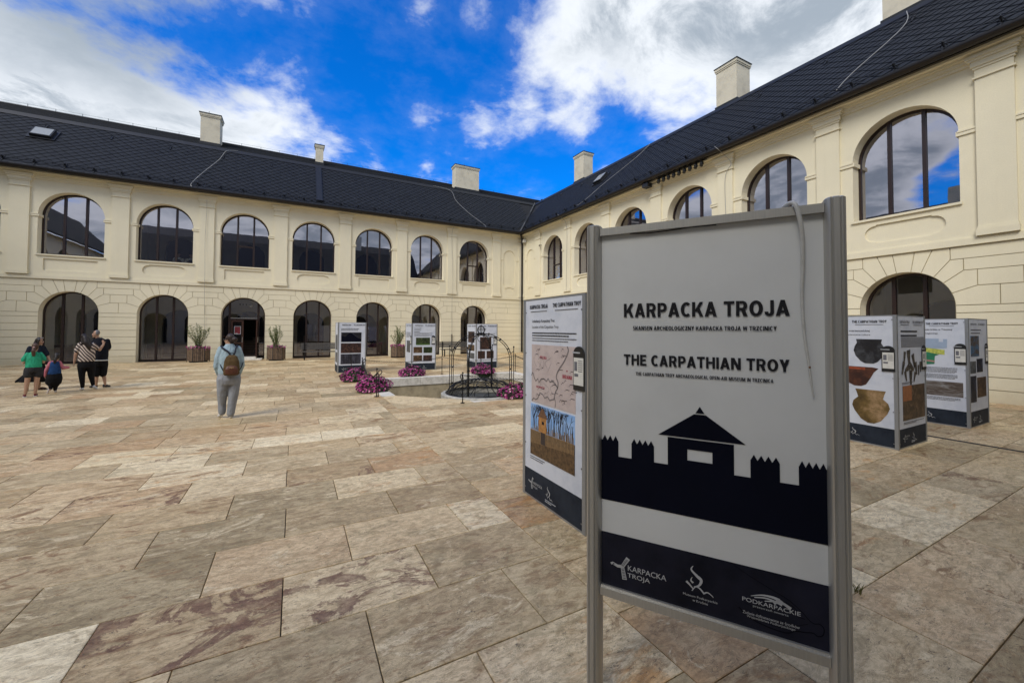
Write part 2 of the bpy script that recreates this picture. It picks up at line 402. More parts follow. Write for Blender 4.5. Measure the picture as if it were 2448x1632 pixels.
def caps_on(body, box, M, m, parent, d=.002, name='lettering'):
    """fills the box (u0,u1,z0,z1) with bold capitals"""
    gap = .075; W_ = sum(GL[c][0] for c in body)+gap*(len(body)-1); u0, u1, z0, z1 = box; kx = (u1-u0)/W_; kz = z1-z0
    mb = MB(); x = 0
    for c in body:
        w_, els = GL[c]; layer = 0
        for e in els:
            dd = d+.00012*layer; layer += 1
            if e[0] == 'P': mb.add([M(u0+(x+a)*kx, z0+b*kz, dd) for a, b in e[1]], [(0, 1, 2, 3)])
            else:
                _, cx, cy, rx, ry, a0, a1, wx, wy = e; n = max(6, int(abs(a1-a0)/15)); o_ = []; i_ = []
                for k in range(n+1):
                    a = R(a0+(a1-a0)*k/n); o_.append((cx+rx*math.cos(a), cy+ry*math.sin(a))); i_.append((cx+(rx-wx)*math.cos(a), cy+(ry-wy)*math.sin(a)))
                mb.add([M(u0+(x+a)*kx, z0+b*kz, dd) for a, b in o_+i_], [(k, k+1, n+1+k+1, n+1+k) for k in range(n)])
        x += w_+gap
    return mb.build(name, m, parent)

# ------------------------------------------------------------------ the courtyard paving
PIT = dict(x0=-12.98, x1=-7.6, y0=-17.5, y1=-12.36)
HX0, HX1, HY0, HY1 = -13.32, -7.26, -17.86, -12.0
slabs = []  # (x0,x1,y0,y1)
def add_rows(X0, X1, Y0, Y1, pitch, yref, ln, xref, seed):
    rg = random.Random(seed)
    k = math.floor((Y0-yref)/pitch)
    while yref+k*pitch < Y1:
        a = yref+k*pitch; b = a+pitch
        ph = (k % 2)*ln*.5
        far = a > -19.5
        x = xref+ph+math.floor((X0-xref-ph)/ln)*ln
        xs = []
        while x < X1+ln:
            xs.append(x+(rg.uniform(-.26, .26) if far else rg.uniform(-.01, .01))); x += ln
        xs = [X0]+[v for v in xs if X0+.2 < v < X1-.2]+[X1]
        for i in range(len(xs)-1):
            c0, c1 = max(xs[i], X0), min(xs[i+1], X1)
            q0, q1 = max(a, Y0), min(b, Y1)
            if c1-c0 < .03 or q1-q0 < .03: continue
            # cut out the basin
            if c0 >= HX1 or c1 <= HX0 or q0 >= HY1 or q1 <= HY0: slabs.append((c0, c1, q0, q1)); continue
            if c0 < HX0: slabs.append((c0, HX0, q0, q1))
            if c1 > HX1: slabs.append((HX1, c1, q0, q1))
            e0, e1 = max(c0, HX0), min(c1, HX1)
            if q0 < HY0: slabs.append((e0, e1, q0, HY0))
            if q1 > HY1: slabs.append((e0, e1, HY1, q1))
        k += 1
XW, YS = -32.3, -29.7
add_rows(XW, -13.54, YS, 0, .618, -24.188, .944, -16.33, 1)
add_rows(-13.54, -5.93, YS, 0, .60, -26.14, .912, -12.10, 2)
add_rows(-5.87, 0, YS, 0, .60, -26.14, .912, -12.30, 3)
SPECIAL = [(-14.9, -23.9, (.70, .4, .99)), (-15.8, -23.9, (.42, .9, .97)), (-16.8, -23.9, (1.0, .1, .5)), (-15.4, -23.3, (.82, .1, .5)), (-16.3, -23.3, (.02, .3, .5)), (-17.2, -23.3, (.28, .3, .5)),
           (-14.4, -23.3, (.62, .2, .5)), (-13.9, -23.9, (.30, .35, .45)), (-15.4, -24.5, (.28, .5, .45)), (-14.2, -24.5, (.30, .2, .5)), (-16.8, -22.6, (.46, .8, .6)), (-15.9, -22.6, (.02, .3, .5)), (-14.9, -22.6, (.30, .3, .5)), (-14.0, -22.6, (.05, .3, .5)),
           (-16.4, -22.0, (.42, 1.0, .5)), (-17.3, -22.0, (.04, .3, .5)), (-15.4, -22.0, (.02, .3, .5)), (-14.4, -21.4, (.86, .2, .1)), (-16.8, -21.4, (.84, .1, .97)), (-15.9, -21.4, (.92, .5, .3)), (-14.9, -19.5, (1.0, 0, .5)), (-13.2, -24.2, (.56, .5, .5)), (-12.5, -25.2, (.95, .0, .5)), (-13.3, -25.2, (.86, .1, .5)), (-12.6, -25.8, (.56, .3, .5)), (-14.2, -25.1, (.92, .6, .2))]
def slab_geo(mb, s, gap, rg):
    x0, x1, y0, y1 = s; g = gap/2; z = rg.uniform(-.0012, .0012); e = .004
    a = [(x0+g, y0+g), (x1-g, y0+g), (x1-g, y1-g), (x0+g, y1-g)]
    b_ = [(x0+g+e, y0+g+e), (x1-g-e, y0+g+e), (x1-g-e, y1-g-e), (x0+g+e, y1-g-e)]
    v = [(x, y, -.035) for x, y in a]+[(x, y, z-e*.7) for x, y in a]+[(x, y, z) for x, y in b_]
    f = [(8, 9, 10, 11)]+[(i, (i+1) % 4, 4+(i+1) % 4, 4+i) for i in range(4)]+[(4+i, 4+(i+1) % 4, 8+(i+1) % 4, 8+i) for i in range(4)]
    mb.add(v, f); r_ = (rg.random(), rg.random(), rg.random()*.955)
    mx_, my_ = (x0+x1)/2, (y0+y1)/2
    for (sx, sy, rv_) in SPECIAL:
        if x0 < sx < x1 and y0 < sy < y1: r_ = rv_
    mb.r += [r_]*len(f)
rg = random.Random(21)
def px_of(x, y, z=0):
    d = Vector((x, y, z))-CAM; zc = d.dot(BF)
    if zc < .3: return None
    return 1224+FPX*d.dot(BR)/zc, 761.9-FPX*d.dot(BU)/zc, zc
def view_size(s):
    cx, cy = (s[0]+s[1])/2, (s[2]+s[3])/2
    p = px_of(cx, cy)
    if p is None:
        return -1
    if not (-250 < p[0] < 2700 and p[1] < 1900): return 0
    return 1/p[2]
order = sorted(range(len(slabs)), key=lambda i: -view_size(slabs[i]))
ground = empty('ground'); tag(ground, kind='structure')
bed = MB()
g_ = [(-60, HX0), (HX1, 40)]
bed.add([(-60, -80, -.02), (HX0, -80, -.02), (HX0, 40, -.02), (-60, 40, -.02)], [(0, 1, 2, 3)])
bed.add([(HX1, -80, -.02), (60, -80, -.02), (60, 40, -.02), (HX1, 40, -.02)], [(0, 1, 2, 3)])
bed.add([(HX0, -80, -.02), (HX1, -80, -.02), (HX1, HY0, -.02), (HX0, HY0, -.02)], [(0, 1, 2, 3)])
bed.add([(HX0, HY1, -.02), (HX1, HY1, -.02), (HX1, 40, -.02), (HX0, 40, -.02)], [(0, 1, 2, 3)])
bed.build('paving_bed', GROUT, ground)
FORCED = {}
near = order[:290]
for i in near:
    mb = MB(); slab_geo(mb, slabs[i], .0065, rg); mb.build('paving_slab', TRAV, ground)
mb = MB()
for i in order[290:]: slab_geo(mb, slabs[i], .0065, rg)
mb.build('paving_slabs_far', TRAV, ground, kind='stuff')
far_land = mesh_obj('terrain', [(-1500, -1500, -.3), (1500, -1500, -.3), (1500, 1500, -.3), (-1500, 1500, -.3)], [(0, 1, 2, 3)], mat('grass_land', (.05, .07, .025), .95, var=.4, scale=.05))
# cut a hole is not needed: the basin floor stays above it
far_land.location.z = -.9
tag(far_land, kind='structure')
mb = MB(); mb.box((-5.95, -29.6, -.03), (-5.85, -.4, .0025)); dr = mb.build('drain_channel', mat('drain_iron', (.02, .016, .014), .6)); tag(dr, 'long dark slot drain let into the paving on the right', 'drain')

# basin
basin = empty('sunken_basin', (-10.3, -15, 0)); tag(basin, 'sunken stone lined basin with pale coping around the old well', 'basin')
def LOC(o, p): o.location = -Vector(p) if False else o.location; return o
def child_at(o, root):
    """o was built in world coordinates: keep it there under root"""
    o.matrix_parent_inverse = root.matrix_basis.inverted(); return o
bx0, bx1, by0, by1 = PIT['x0'], PIT['x1'], PIT['y0'], PIT['y1']
CH = 1.45
inner = [(bx0, by1), (bx1, by1), (bx1, by0), (bx0+CH, by0), (bx0, by0+CH)]
# coping stones
def poly_slab(name, poly, z0, z1, m, parent, rndv=None):
    mb = MB(); n = len(poly)
    v = [(x, y, z1) for x, y in poly]+[(x, y, z0) for x, y in poly]
    f = [tuple(range(n))[::-1]]+[(i, (i+1) % n, n+(i+1) % n, n+i) for i in range(n)]
    mb.add(v, f); mb.r = [rndv or (random.random(), random.random(), random.random())]*len(f)
    return child_at(mb.build(name, m, parent), parent)
g = .005
PALE = lambda: (random.uniform(.70, .78), random.uniform(0, .25), random.uniform(0, .3))
x = HX0
nseg = 6
for i in range(nseg):   # back row
    a = HX0+(HX1-HX0)*i/nseg; b = HX0+(HX1-HX0)*(i+1)/nseg
    poly_slab('coping_stone', [(a+g, HY1), (b-g, HY1), (b-g, by1+g), (a+g, by1+g)][::-1], -.27, .003, PITSTONE, basin)
for i in range(5):      # right side
    a = by0+(by1-by0)*i/5; b = by0+(by1-by0)*(i+1)/5
    poly_slab('coping_stone', [(bx1, a+g), (HX1, a+g), (HX1, b-g), (bx1, b-g)], -.27, .003, PITSTONE, basin)
for i in range(4):      # left side
    y_a = by0+CH+(by1-by0-CH)*i/4; y_b = by0+CH+(by1-by0-CH)*(i+1)/4
    poly_slab('coping_stone', [(HX0, y_a+g), (bx0, y_a+g), (bx0, y_b-g), (HX0, y_b-g)], -.27, .003, PITSTONE, basin)
for i in range(4):      # front
    a = bx0+CH+(HX1-bx0-CH)*i/4; b = bx0+CH+(HX1-bx0-CH)*(i+1)/4
    poly_slab('coping_stone', [(a+g, HY0), (b-g, HY0), (b-g, by0), (a+g, by0)], -.27, .003, PITSTONE, basin)
cw = .26
poly_slab('coping_stone', [(bx0, by0+CH), (bx0+CH, by0), (bx0+CH, by0-.36+.0), (HX0+.55, HY0), (HX0, HY0+.9), (HX0, by0+CH)][::-1], -.27, .003, TRAV, basin, (.72, .1, .2))
poly_slab('coping_stone', [(HX0, HY0), (HX0+.55-.01, HY0), (HX0, HY0+.9-.01)], -.1, .002, TRAV, basin, (.5, .5, .4))
# basin walls and floor
mb = MB()
n = len(inner); ins = .03
cx_, cy_ = -10.3, -15
wl = [(x+(ins if x > cx_ else -ins), y+(ins if y > cy_ else -ins)) for x, y in inner]
mb.add([(x, y, -.26) for x, y in wl]+[(x, y, -.80) for x, y in wl], [(i, (i+1) % n, n+(i+1) % n, n+i) for i in range(n)])
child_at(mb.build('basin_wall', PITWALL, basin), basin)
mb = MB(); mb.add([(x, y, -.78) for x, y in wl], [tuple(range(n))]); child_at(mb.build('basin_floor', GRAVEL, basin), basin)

# ------------------------------------------------------------------ building wings
def MA(s, z, d): return (-s, -d, z)
def MBm(s, z, d): return (-d, -s, z)
GR = .012
def arch_outline(c, hw, z0, zs, n=20):
    return [(c-hw, z0)]+[(c-hw*math.cos(PI*k/n), zs+hw*math.sin(PI*k/n)) for k in range(n+1)]+[(c+hw, z0)]
def rect(a, b, z0, z1): return [(a, z0), (a, z1), (b, z1), (b, z0)]
def scallop(a, b, z0, z1):
    r_ = (z1-z0)*.5-.03; zc = (z0+z1)/2; p = []
    L = [(a+.05+r_-r_*math.sin(th), zc+r_*math.cos(th)) for th in [PI*k/10 for k in range(11)]]  # left end, top -> bottom
    p = [(a+.05+r_+.05, z0), ]
    left = [(a+.05+r_-r_*math.sin(PI*k/10), zc-r_*math.cos(PI*k/10)) for k in range(11)]
    right = [(b-.05-r_+r_*math.sin(PI*k/10), zc+r_*math.cos(PI*k/10)) for k in range(11)]
    return [(a+.05+r_+.03, z0), (a+.05+r_+.03, z0+.03)]+left+[(a+.05+r_+.03, z1-.03), (a+.05+r_+.03, z1), (b-.05-r_-.03, z1), (b-.05-r_-.03, z1-.03)]+right+[(b-.05-r_-.03, z0+.03), (b-.05-r_-.03, z0)]
def holed(mb, M, outer, holes, d=0):
    loops = [[Vector((a, b, 0)) for a, b in outer]]+[[Vector((a, b, 0)) for a, b in h] for h, dep, fill in holes]
    flat = [p for l in loops for p in l]
    tri = tessellate_polygon(loops)
    mb.add([M(p.x, p.y, d) for p in flat], [tuple(t_) for t_ in tri])
    for h, dep, fill in holes:
        n = len(h)
        mb.add([M(a, b, d) for a, b in h]+[M(a, b, d-dep) for a, b in h], [(i, (i+1) % n, n+(i+1) % n, n+i) for i in range(n)])
        if fill:
            tr = tessellate_polygon([[Vector((a, b, 0)) for a, b in h]])
            mb.add([M(a, b, d-dep) for a, b in h], [tuple(t_) for t_ in tr])
REV = .42
def arch_frame(mb, M, c, hw, z0, zs, w_, d0, d1):
    o = arch_outline(c, hw, z0, zs, 24); i_ = arch_outline(c, hw-w_, z0+w_, zs, 24)
    n = len(o)
    v = [M(a, b, d1) for a, b in o]+[M(a, b, d1) for a, b in i_]+[M(a, b, d0) for a, b in i_]
    f = [(k, (k+1) % n, n+(k+1) % n, n+k) for k in range(n)]+[(n+k, n+(k+1) % n, 2*n+(k+1) % n, 2*n+k) for k in range(n)]
    mb.add(v, f)
def zarch(c, hw, zs, s):
    x = min(abs(s-c), hw*.999); return zs+math.sqrt(hw*hw-x*x)
def window(M, root, c, hw, z0, zs, transom=None, open_mid=False, label=None):
    d = -REV; mb = MB(); arch_frame(mb, M, c, hw+.02, z0, zs, .085, d-.04, d+.05)
    fr = mb.build('window', FRAME, root)
    if label: fr['label'] = label
    mx = [c-hw/3, c+hw/3]
    for s in mx:
        mm = MB(); mm.box((s-.042, d-.03, z0+.05), (s+.042, d+.075, zarch(c, hw, zs, s)-.03), M=lambda a, b_, z: M(a, z, b_))
        mm.build('mullion', FRAME, fr)
    if transom:
        mm = MB(); mm.box((mx[0]+.042, d-.03, transom-.04), (mx[1]-.042, d+.065, transom+.04), M=lambda a, b_, z: M(a, z, b_)); mm.build('transom', FRAME, fr)
    edges = [c-hw, mx[0], mx[1], c+hw]
    for k in range(3):
        if open_mid and k == 1: continue
        a, b = edges[k]+(.03 if k else 0), edges[k+1]-(.03 if k < 2 else 0)
        top = [(b-(b-a)*j/10, zarch(c, hw, zs, b-(b-a)*j/10)) for j in range(11)]
        p = [(a, z0+.04), (b, z0+.04)]+top
        pm = MB(); tr = tessellate_polygon([[Vector((x, y, 0)) for x, y in p]]); pm.add([M(x, y, d+.004*(k+1)) for x, y in p], [tuple(q) for q in tr])
        pm.build('pane', GLASS_U if z0 > 4 else GLASS, fr)
    return fr

def blocks_for_bay(M, c, half_bay, hw, zs):
    """rusticated blocks on one side pattern round one arch; returns list of polygons (s,z)"""
    out = []
    Z = [3.985, 3.665, 3.36, 2.95, 2.45]
    rad = lambda a: (hw*math.sin(a), zs+hw*math.cos(a))
    tops = [(.24, Z[0]), (.60, Z[0]), (.94, Z[1]), (1.18, Z[2]), (1.42, Z[3])]
    angs = [math.atan2(x, z-zs) for x, z in tops]
    def arcpts(a0, a1, n=4): return [rad(a0+(a1-a0)*k/n) for k in range(n+1)]
    # key block
    out.append([(-.24, Z[0]), (.24, Z[0])]+[rad(a) for a in [angs[0]*(1-k/2) for k in range(5)]])
    for sg in (1, -1):
        P_ = []
        P_.append([tops[0], tops[1]]+arcpts(angs[0], angs[1])[::-1])
        P_.append([tops[1], (.94, Z[0]), tops[2]]+arcpts(angs[1], angs[2])[::-1])
        P_.append([tops[2], (1.18, Z[1]), tops[3]]+arcpts(angs[2], angs[3])[::-1])
        P_.append([tops[3], (1.42, Z[2]), tops[4]]+arcpts(angs[3], angs[4])[::-1])
        P_.append([tops[4], (half_bay, Z[3]), (half_bay, Z[4]), (hw, Z[4])]+arcpts(angs[4], PI/2-.03)[::-1])
        P_ += [[(half_bay, Z[0]), (half_bay, Z[1]), (.94, Z[1]), (.94, Z[0])]] if False else []
        for p in P_: out.append([(sg*x, z) for x, z in p])
    return [[(c+x, z) for x, z in p] for p in out], Z
def shrink(p, g):
    cx = sum(a for a, b in p)/len(p); cz = sum(b for a, b in p)/len(p)
    # offset every edge inwards
    n = len(p); area = sum(p[i][0]*p[(i+1) % n][1]-p[(i+1) % n][0]*p[i][1] for i in range(n))
    if area < 0: p = p[::-1]
    res = []
    for i in range(n):
        a, b, c_ = Vector(p[i-1]), Vector(p[i]), Vector(p[(i+1) % n])
        e1 = (b-a); e2 = (c_-b)
        if e1.length < 1e-6 or e2.length < 1e-6: continue
        e1.normalize(); e2.normalize()
        n1 = Vector((-e1.y, e1.x)); n2 = Vector((-e2.y, e2.x)); bis = n1+n2
        if bis.length < 1e-6: continue
        bis.normalize(); k = g/max(.35, bis.dot(n1)); res.append(tuple(b+bis*k))
    return res

def build_wing(name, M, pil0, pitch, npil, length, label, s_end_vis, A):
    root = empty(name); tag(root, label, 'building')
    # ---- wall core
    wall = MB(); grv = MB()
    centers = [pil0+pitch*(k+.5) for k in range(npil-1)]
    # upper storey
    uppers = []
    # corner bay with blind niche
    nz = [(1.69-1.16, 0)]
    nic = arch_outline(1.16, .50, 4.92, 7.20, 12)
    steps = [(.88, 4.45), (.88, 4.72), (.78, 4.72), (.78, 4.84), (.98, 4.84), (.98, 4.91), (1.34, 4.91), (1.34, 4.84), (1.54, 4.84), (1.54, 4.72), (1.44, 4.72), (1.44, 4.45)]
    nic_h = arch_outline(1.16, .50, 5.02, 7.20, 12)
    holed(wall, M, rect(-.0, pil0, 3.985, 9.1), [(nic_h, .05, True), (steps, .035, True)])
    for k, c in enumerate(centers):
        win = arch_outline(c, 1.15, 5.16, 7.02, 24)
        pan = rect(c-.93, c+.93, 4.40, 4.95) if k % 2 == 0 else scallop(c-.93, c+.93, 4.40, 4.95)
        holed(wall, M, rect(c-pitch/2, c+pitch/2, 3.985, 9.1), [(win, REV+.06, False), (pan, .05, True)])
    last = pil0+pitch*(npil-1)
    wall.add([M(last, 3.985, 0), M(length, 3.985, 0), M(length, 9.1, 0), M(last, 9.1, 0)], [(0, 1, 2, 3)])
    # lower storey core, set back by groove depth
    gd = -.028
    for k, c in enumerate(centers):
        a = arch_outline(c, 1.02, -.05, 2.42, 24)
        outer = [(c-pitch/2, -.05), (c-pitch/2, 3.985), (c+pitch/2, 3.985), (c+pitch/2, -.05)]
        o = a[::-1]
        # ring without a floor edge: two piers and a head
        top = [(c-pitch/2, 3.985), (c+pitch/2, 3.985), (c+pitch/2, 2.42), (c+1.02, 2.42)]+[(c+1.02*math.cos(PI*j/24), 2.42+1.02*math.sin(PI*j/24)) for j in range(1, 24)]+[(c-1.02, 2.42), (c-pitch/2, 2.42)]
        tr = tessellate_polygon([[Vector((x, y, 0)) for x, y in top]]); grv.add([M(x, y, gd) for x, y in top], [tuple(q) for q in tr])
        for a0, a1 in ((c-pitch/2, c-1.02), (c+1.02, c+pitch/2)):
            grv.add([M(a0, -.05, gd), M(a1, -.05, gd), M(a1, 2.42, gd), M(a0, 2.42, gd)], [(0, 1, 2, 3)])
        n = len(a)
        wall.add([M(x, y, -.0) for x, y in a]+[M(x, y, -REV-.06) for x, y in a], [(i, i+1, n+i+1, n+i) for i in range(n-1)])
    grv.add([M(0, -.05, gd), M(pil0, -.05, gd), M(pil0, 3.985, gd), M(0, 3.985, gd)], [(0, 1, 2, 3)])
    grv.add([M(last, -.05, gd), M(length, -.05, gd), M(length, 3.985, gd), M(last, 3.985, gd)], [(0, 1, 2, 3)])
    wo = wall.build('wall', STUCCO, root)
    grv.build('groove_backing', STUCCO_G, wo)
    # ---- blocks
    polys = []
    Z = [3.985, 3.665, 3.36, 2.95, 2.45]
    hb = pitch/2
    for c in centers:
        ps, _ = blocks_for_bay(M, c, hb, 1.02, 2.42)
        polys += ps
    ends = [0.0]+[]
    courses = [2.45, 2.25]+[2.25-.322*k for k in range(1, 7)]+[-.04]
    courses = [2.45, 2.25, 1.93, 1.605, 1.28, .955, .63, .31, -.04]
    def course_span(a, b, z0, z1): polys.append(rect(a, b, z0, z1))
    for i in range(len(centers)-1):
        mid = (centers[i]+centers[i+1])/2
        course_span(centers[i]+.94, centers[i+1]-.94, Z[1], Z[0])
        course_span(centers[i]+1.18, centers[i+1]-1.18, Z[2], Z[1])
        course_span(centers[i]+1.42, centers[i+1]-1.42, Z[3], Z[2])
        for j in range(len(courses)-1): course_span(centers[i]+1.02, centers[i+1]-1.02, courses[j+1], courses[j])
    c0 = centers[0]
    # towards the corner
    for (off, z1, z0) in ((.94, Z[0], Z[1]), (1.18, Z[1], Z[2]), (1.42, Z[2], Z[3])):
        a = 0.03; b = c0-off; nb = 2 if off > 1 else 1
        for q in range(nb): course_span(a+(b-a)*q/nb, a+(b-a)*(q+1)/nb, z0, z1)
    course_span(.03, c0-hb, Z[4], Z[3])
    for j in range(len(courses)-1): course_span(.03, c0-1.02, courses[j+1], courses[j])
    cl = centers[-1]
    for j in range(len(courses)-1): course_span(cl+1.02, length, courses[j+1], courses[j])
    course_span(cl+1.42, length, Z[3], Z[2]); course_span(cl+1.18, length, Z[2], Z[1]); course_span(cl+.94, length, Z[1], Z[0]); course_span(cl+hb, length, Z[4], Z[3])
    nb = 0; rest = MB()
    def dist(p):
        s = sum(a for a, b in p)/len(p); v = Vector(M(s, 2, 0)); return (v-CAM).length
    polys.sort(key=dist)
    for p in polys:
        q = shrink(p, GR*.75)
        if len(q) < 3: continue
        if nb < 290:
            mb = MB(); mb.prism(q, M, gd-.005, 0.0); mb.build('stone_block', STUCCO, wo); nb += 1
        else: rest.prism(q, M, gd-.005, 0.0)
    if rest.v: rest.build('stone_blocks_far', STUCCO, wo, kind='stuff')
    # ---- mouldings
    B3 = lambda mb, a, b, z0, z1, d0, d1: mb.box((a, d0, z0), (b, d1, z1), M=lambda x, y, z: M(x, z, y))
    pl = MB(); B3(pl, .0, length, 4.0, 4.17, -.02, .055); B3(pl, .0, length, 4.17, 4.195, -.02, .035); pl.build('plinth_moulding', STUCCO, root)
    co = MB()
    for z0, z1, d_ in ((8.62, 8.70, .05), (8.70, 8.80, .09), (8.80, 8.86, .16), (8.86, 9.02, .30)): B3(co, 0, length, z0, z1-.001, -.02, d_)
    co.build('cornice', STUCCO, root)
    for k in range(npil+1):
        s = pil0+pitch*k
        if s > length: break
        pm = MB(); hwp = .325
        B3(pm, s-hwp, s+hwp, 4.42, 8.22, -.01, .075)
        B3(pm, s-hwp-.03, s+hwp+.03, 4.195, 4.36, .0, .13); B3(pm, s-hwp-.015, s+hwp+.015, 4.36, 4.42, .0, .105)
        B3(pm, s-hwp-.035, s+hwp+.035, 8.22, 8.26, 0, .115); B3(pm, s-hwp+.0, s+hwp, 8.26, 8.46, 0, .085)
        for z0, z1, e in ((8.46, 8.52, .03), (8.52, 8.66, .06), (8.66, 8.72, .10), (8.72, 8.80, .14)): B3(pm, s-hwp-e, s+hwp+e, z0, z1-.001, 0, .08+e)
        # flat strips either side of the shaft up to the imposts
        pm.build('pilaster', STUCCO, root)
    # half pilaster in the corner
    pm = MB(); B3(pm, .10, .38, 4.42, 8.22, -.01, .05); B3(pm, .10, .41, 4.195, 4.42, 0, .08); B3(pm, .10, .42, 8.22, 8.30, 0, .08); B3(pm, .10, .44, 8.46, 8.62, 0, .11)
    pm.build('pilaster', STUCCO, root)
    for k, c in enumerate(centers):
        im = MB()
        for sg in (-1, 1):
            im = MB(); a, b = sorted((c+sg*(1.13), c+sg*(hb-.325))); B3(im, a, b, 6.90, 7.02, -.01, .035); B3(im, a, b, 6.99, 7.035, -.01, .05)
            a, b = sorted((c+sg*1.10, c+sg*1.152)); B3(im, a, b, 6.90, 7.02, -REV, .034)
            im.build('impost', STUCCO, root)
        sl = MB(); B3(sl, c-1.19, c+1.19, 5.095, 5.158, -REV, .055); sl.build('window_sill', STUCCO, root)
    for a, b in ((.38, .62), (1.70, pil0-.325)): im = MB(); B3(im, a, b, 6.94, 7.02, -.01, .035); im.build('impost', STUCCO, root)
    return root, wo, centers, last

rootA, wallA, cA, lastA = build_wing('left_wing', MA, 2.268, 3.468, 9, 32.3, 'cream arcaded museum wing running along the left, with dark slate roof and door', 28, True)
rootB, wallB, cB, lastB = build_wing('right_wing', MBm, 2.283, 3.587, 8, 29.7, 'cream arcaded museum wing rising along the right behind the big sign', 26, False)
# note: wings are named plainly below
rootA.name = 'museum_wing'; rootB.name = 'museum_wing.001'

for k, c in enumerate(cA):
    window(MA, rootA, c, 1.15, 5.16, 7.02, transom=6.35 if k in (0, 4) else None)
    if k == 4: continue
    window(MA, rootA, c, 1.02, .02, 2.42, transom=(1.9 if k == 0 else None))
for k, c in enumerate(cB):
    window(MBm, rootB, c, 1.15, 5.16, 7.02, transom=6.2 if k == 0 else None)
    window(MBm, rootB, c, 1.02, .02, 2.42)

# interiors
def interior(M, root, length, cs, hb):
    i_ = MB(); Bx = lambda mb, a, b, z0, z1, d0, d1: mb.box((a, d0, z0), (b, d1, z1), M=lambda x, y, z: M(x, z, y))
    # back walls with arched openings
    for z0, zt, hw_, zs in ((0, 4.0, .8, 2.0), (4.3, 9.0, .75, 6.3)):
        for c in cs:
            h = arch_outline(c, hw_, z0+.02, zs, 12)
            holed(i_, M, rect(c-hb, c+hb, z0, zt), [(h, .3, False)], -3.4)
            i_.add([M(c-hb, zt, -REV-.1), M(c+hb, zt, -REV-.1), M(c+hb, zt, -3.4), M(c-hb, zt, -3.4)], [(0, 1, 2, 3)])
            # transverse arch pier
            Bx(i_, c+hb-.25, c+hb+.25, z0, zt-.02, -3.39, -3.1); Bx(i_, c+hb-.2, c+hb+.2, z0, zt-.02, -REV-.35, -REV-.08)
    i_.build('interior_wall', INWALL, root)
    f = MB(); Bx(f, 0, length, -.04, .0, -7, -REV-.03); Bx(f, 0, length, 4.1, 4.3, -7, -REV-.06); f.build('interior_floor', INFLOOR, root)
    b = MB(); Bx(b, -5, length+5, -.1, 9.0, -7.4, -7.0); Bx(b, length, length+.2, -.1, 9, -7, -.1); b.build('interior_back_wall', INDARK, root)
    fu = MB(); rr = random.Random(5)
    for c in cs:
        for z in (.0, 4.3):
            if rr.random() < .75:
                a = c+rr.uniform(-1, .3); Bx(fu, a, a+rr.uniform(.5, 1.2), z, z+rr.uniform(.7, 1.5), -3.6, -3.1)
            if rr.random() < .5:
                a = c+rr.uniform(-.8, .8); Bx(fu, a, a+.5, z, z+rr.uniform(.5, .9), -1.7, -1.2)
    fu.build('cabinets', mat('cabinet', (.09, .06, .045), .5), root)
interior(MA, rootA, 32.3, cA, 3.468/2); interior(MBm, rootB, 29.7, cB, 3.587/2)

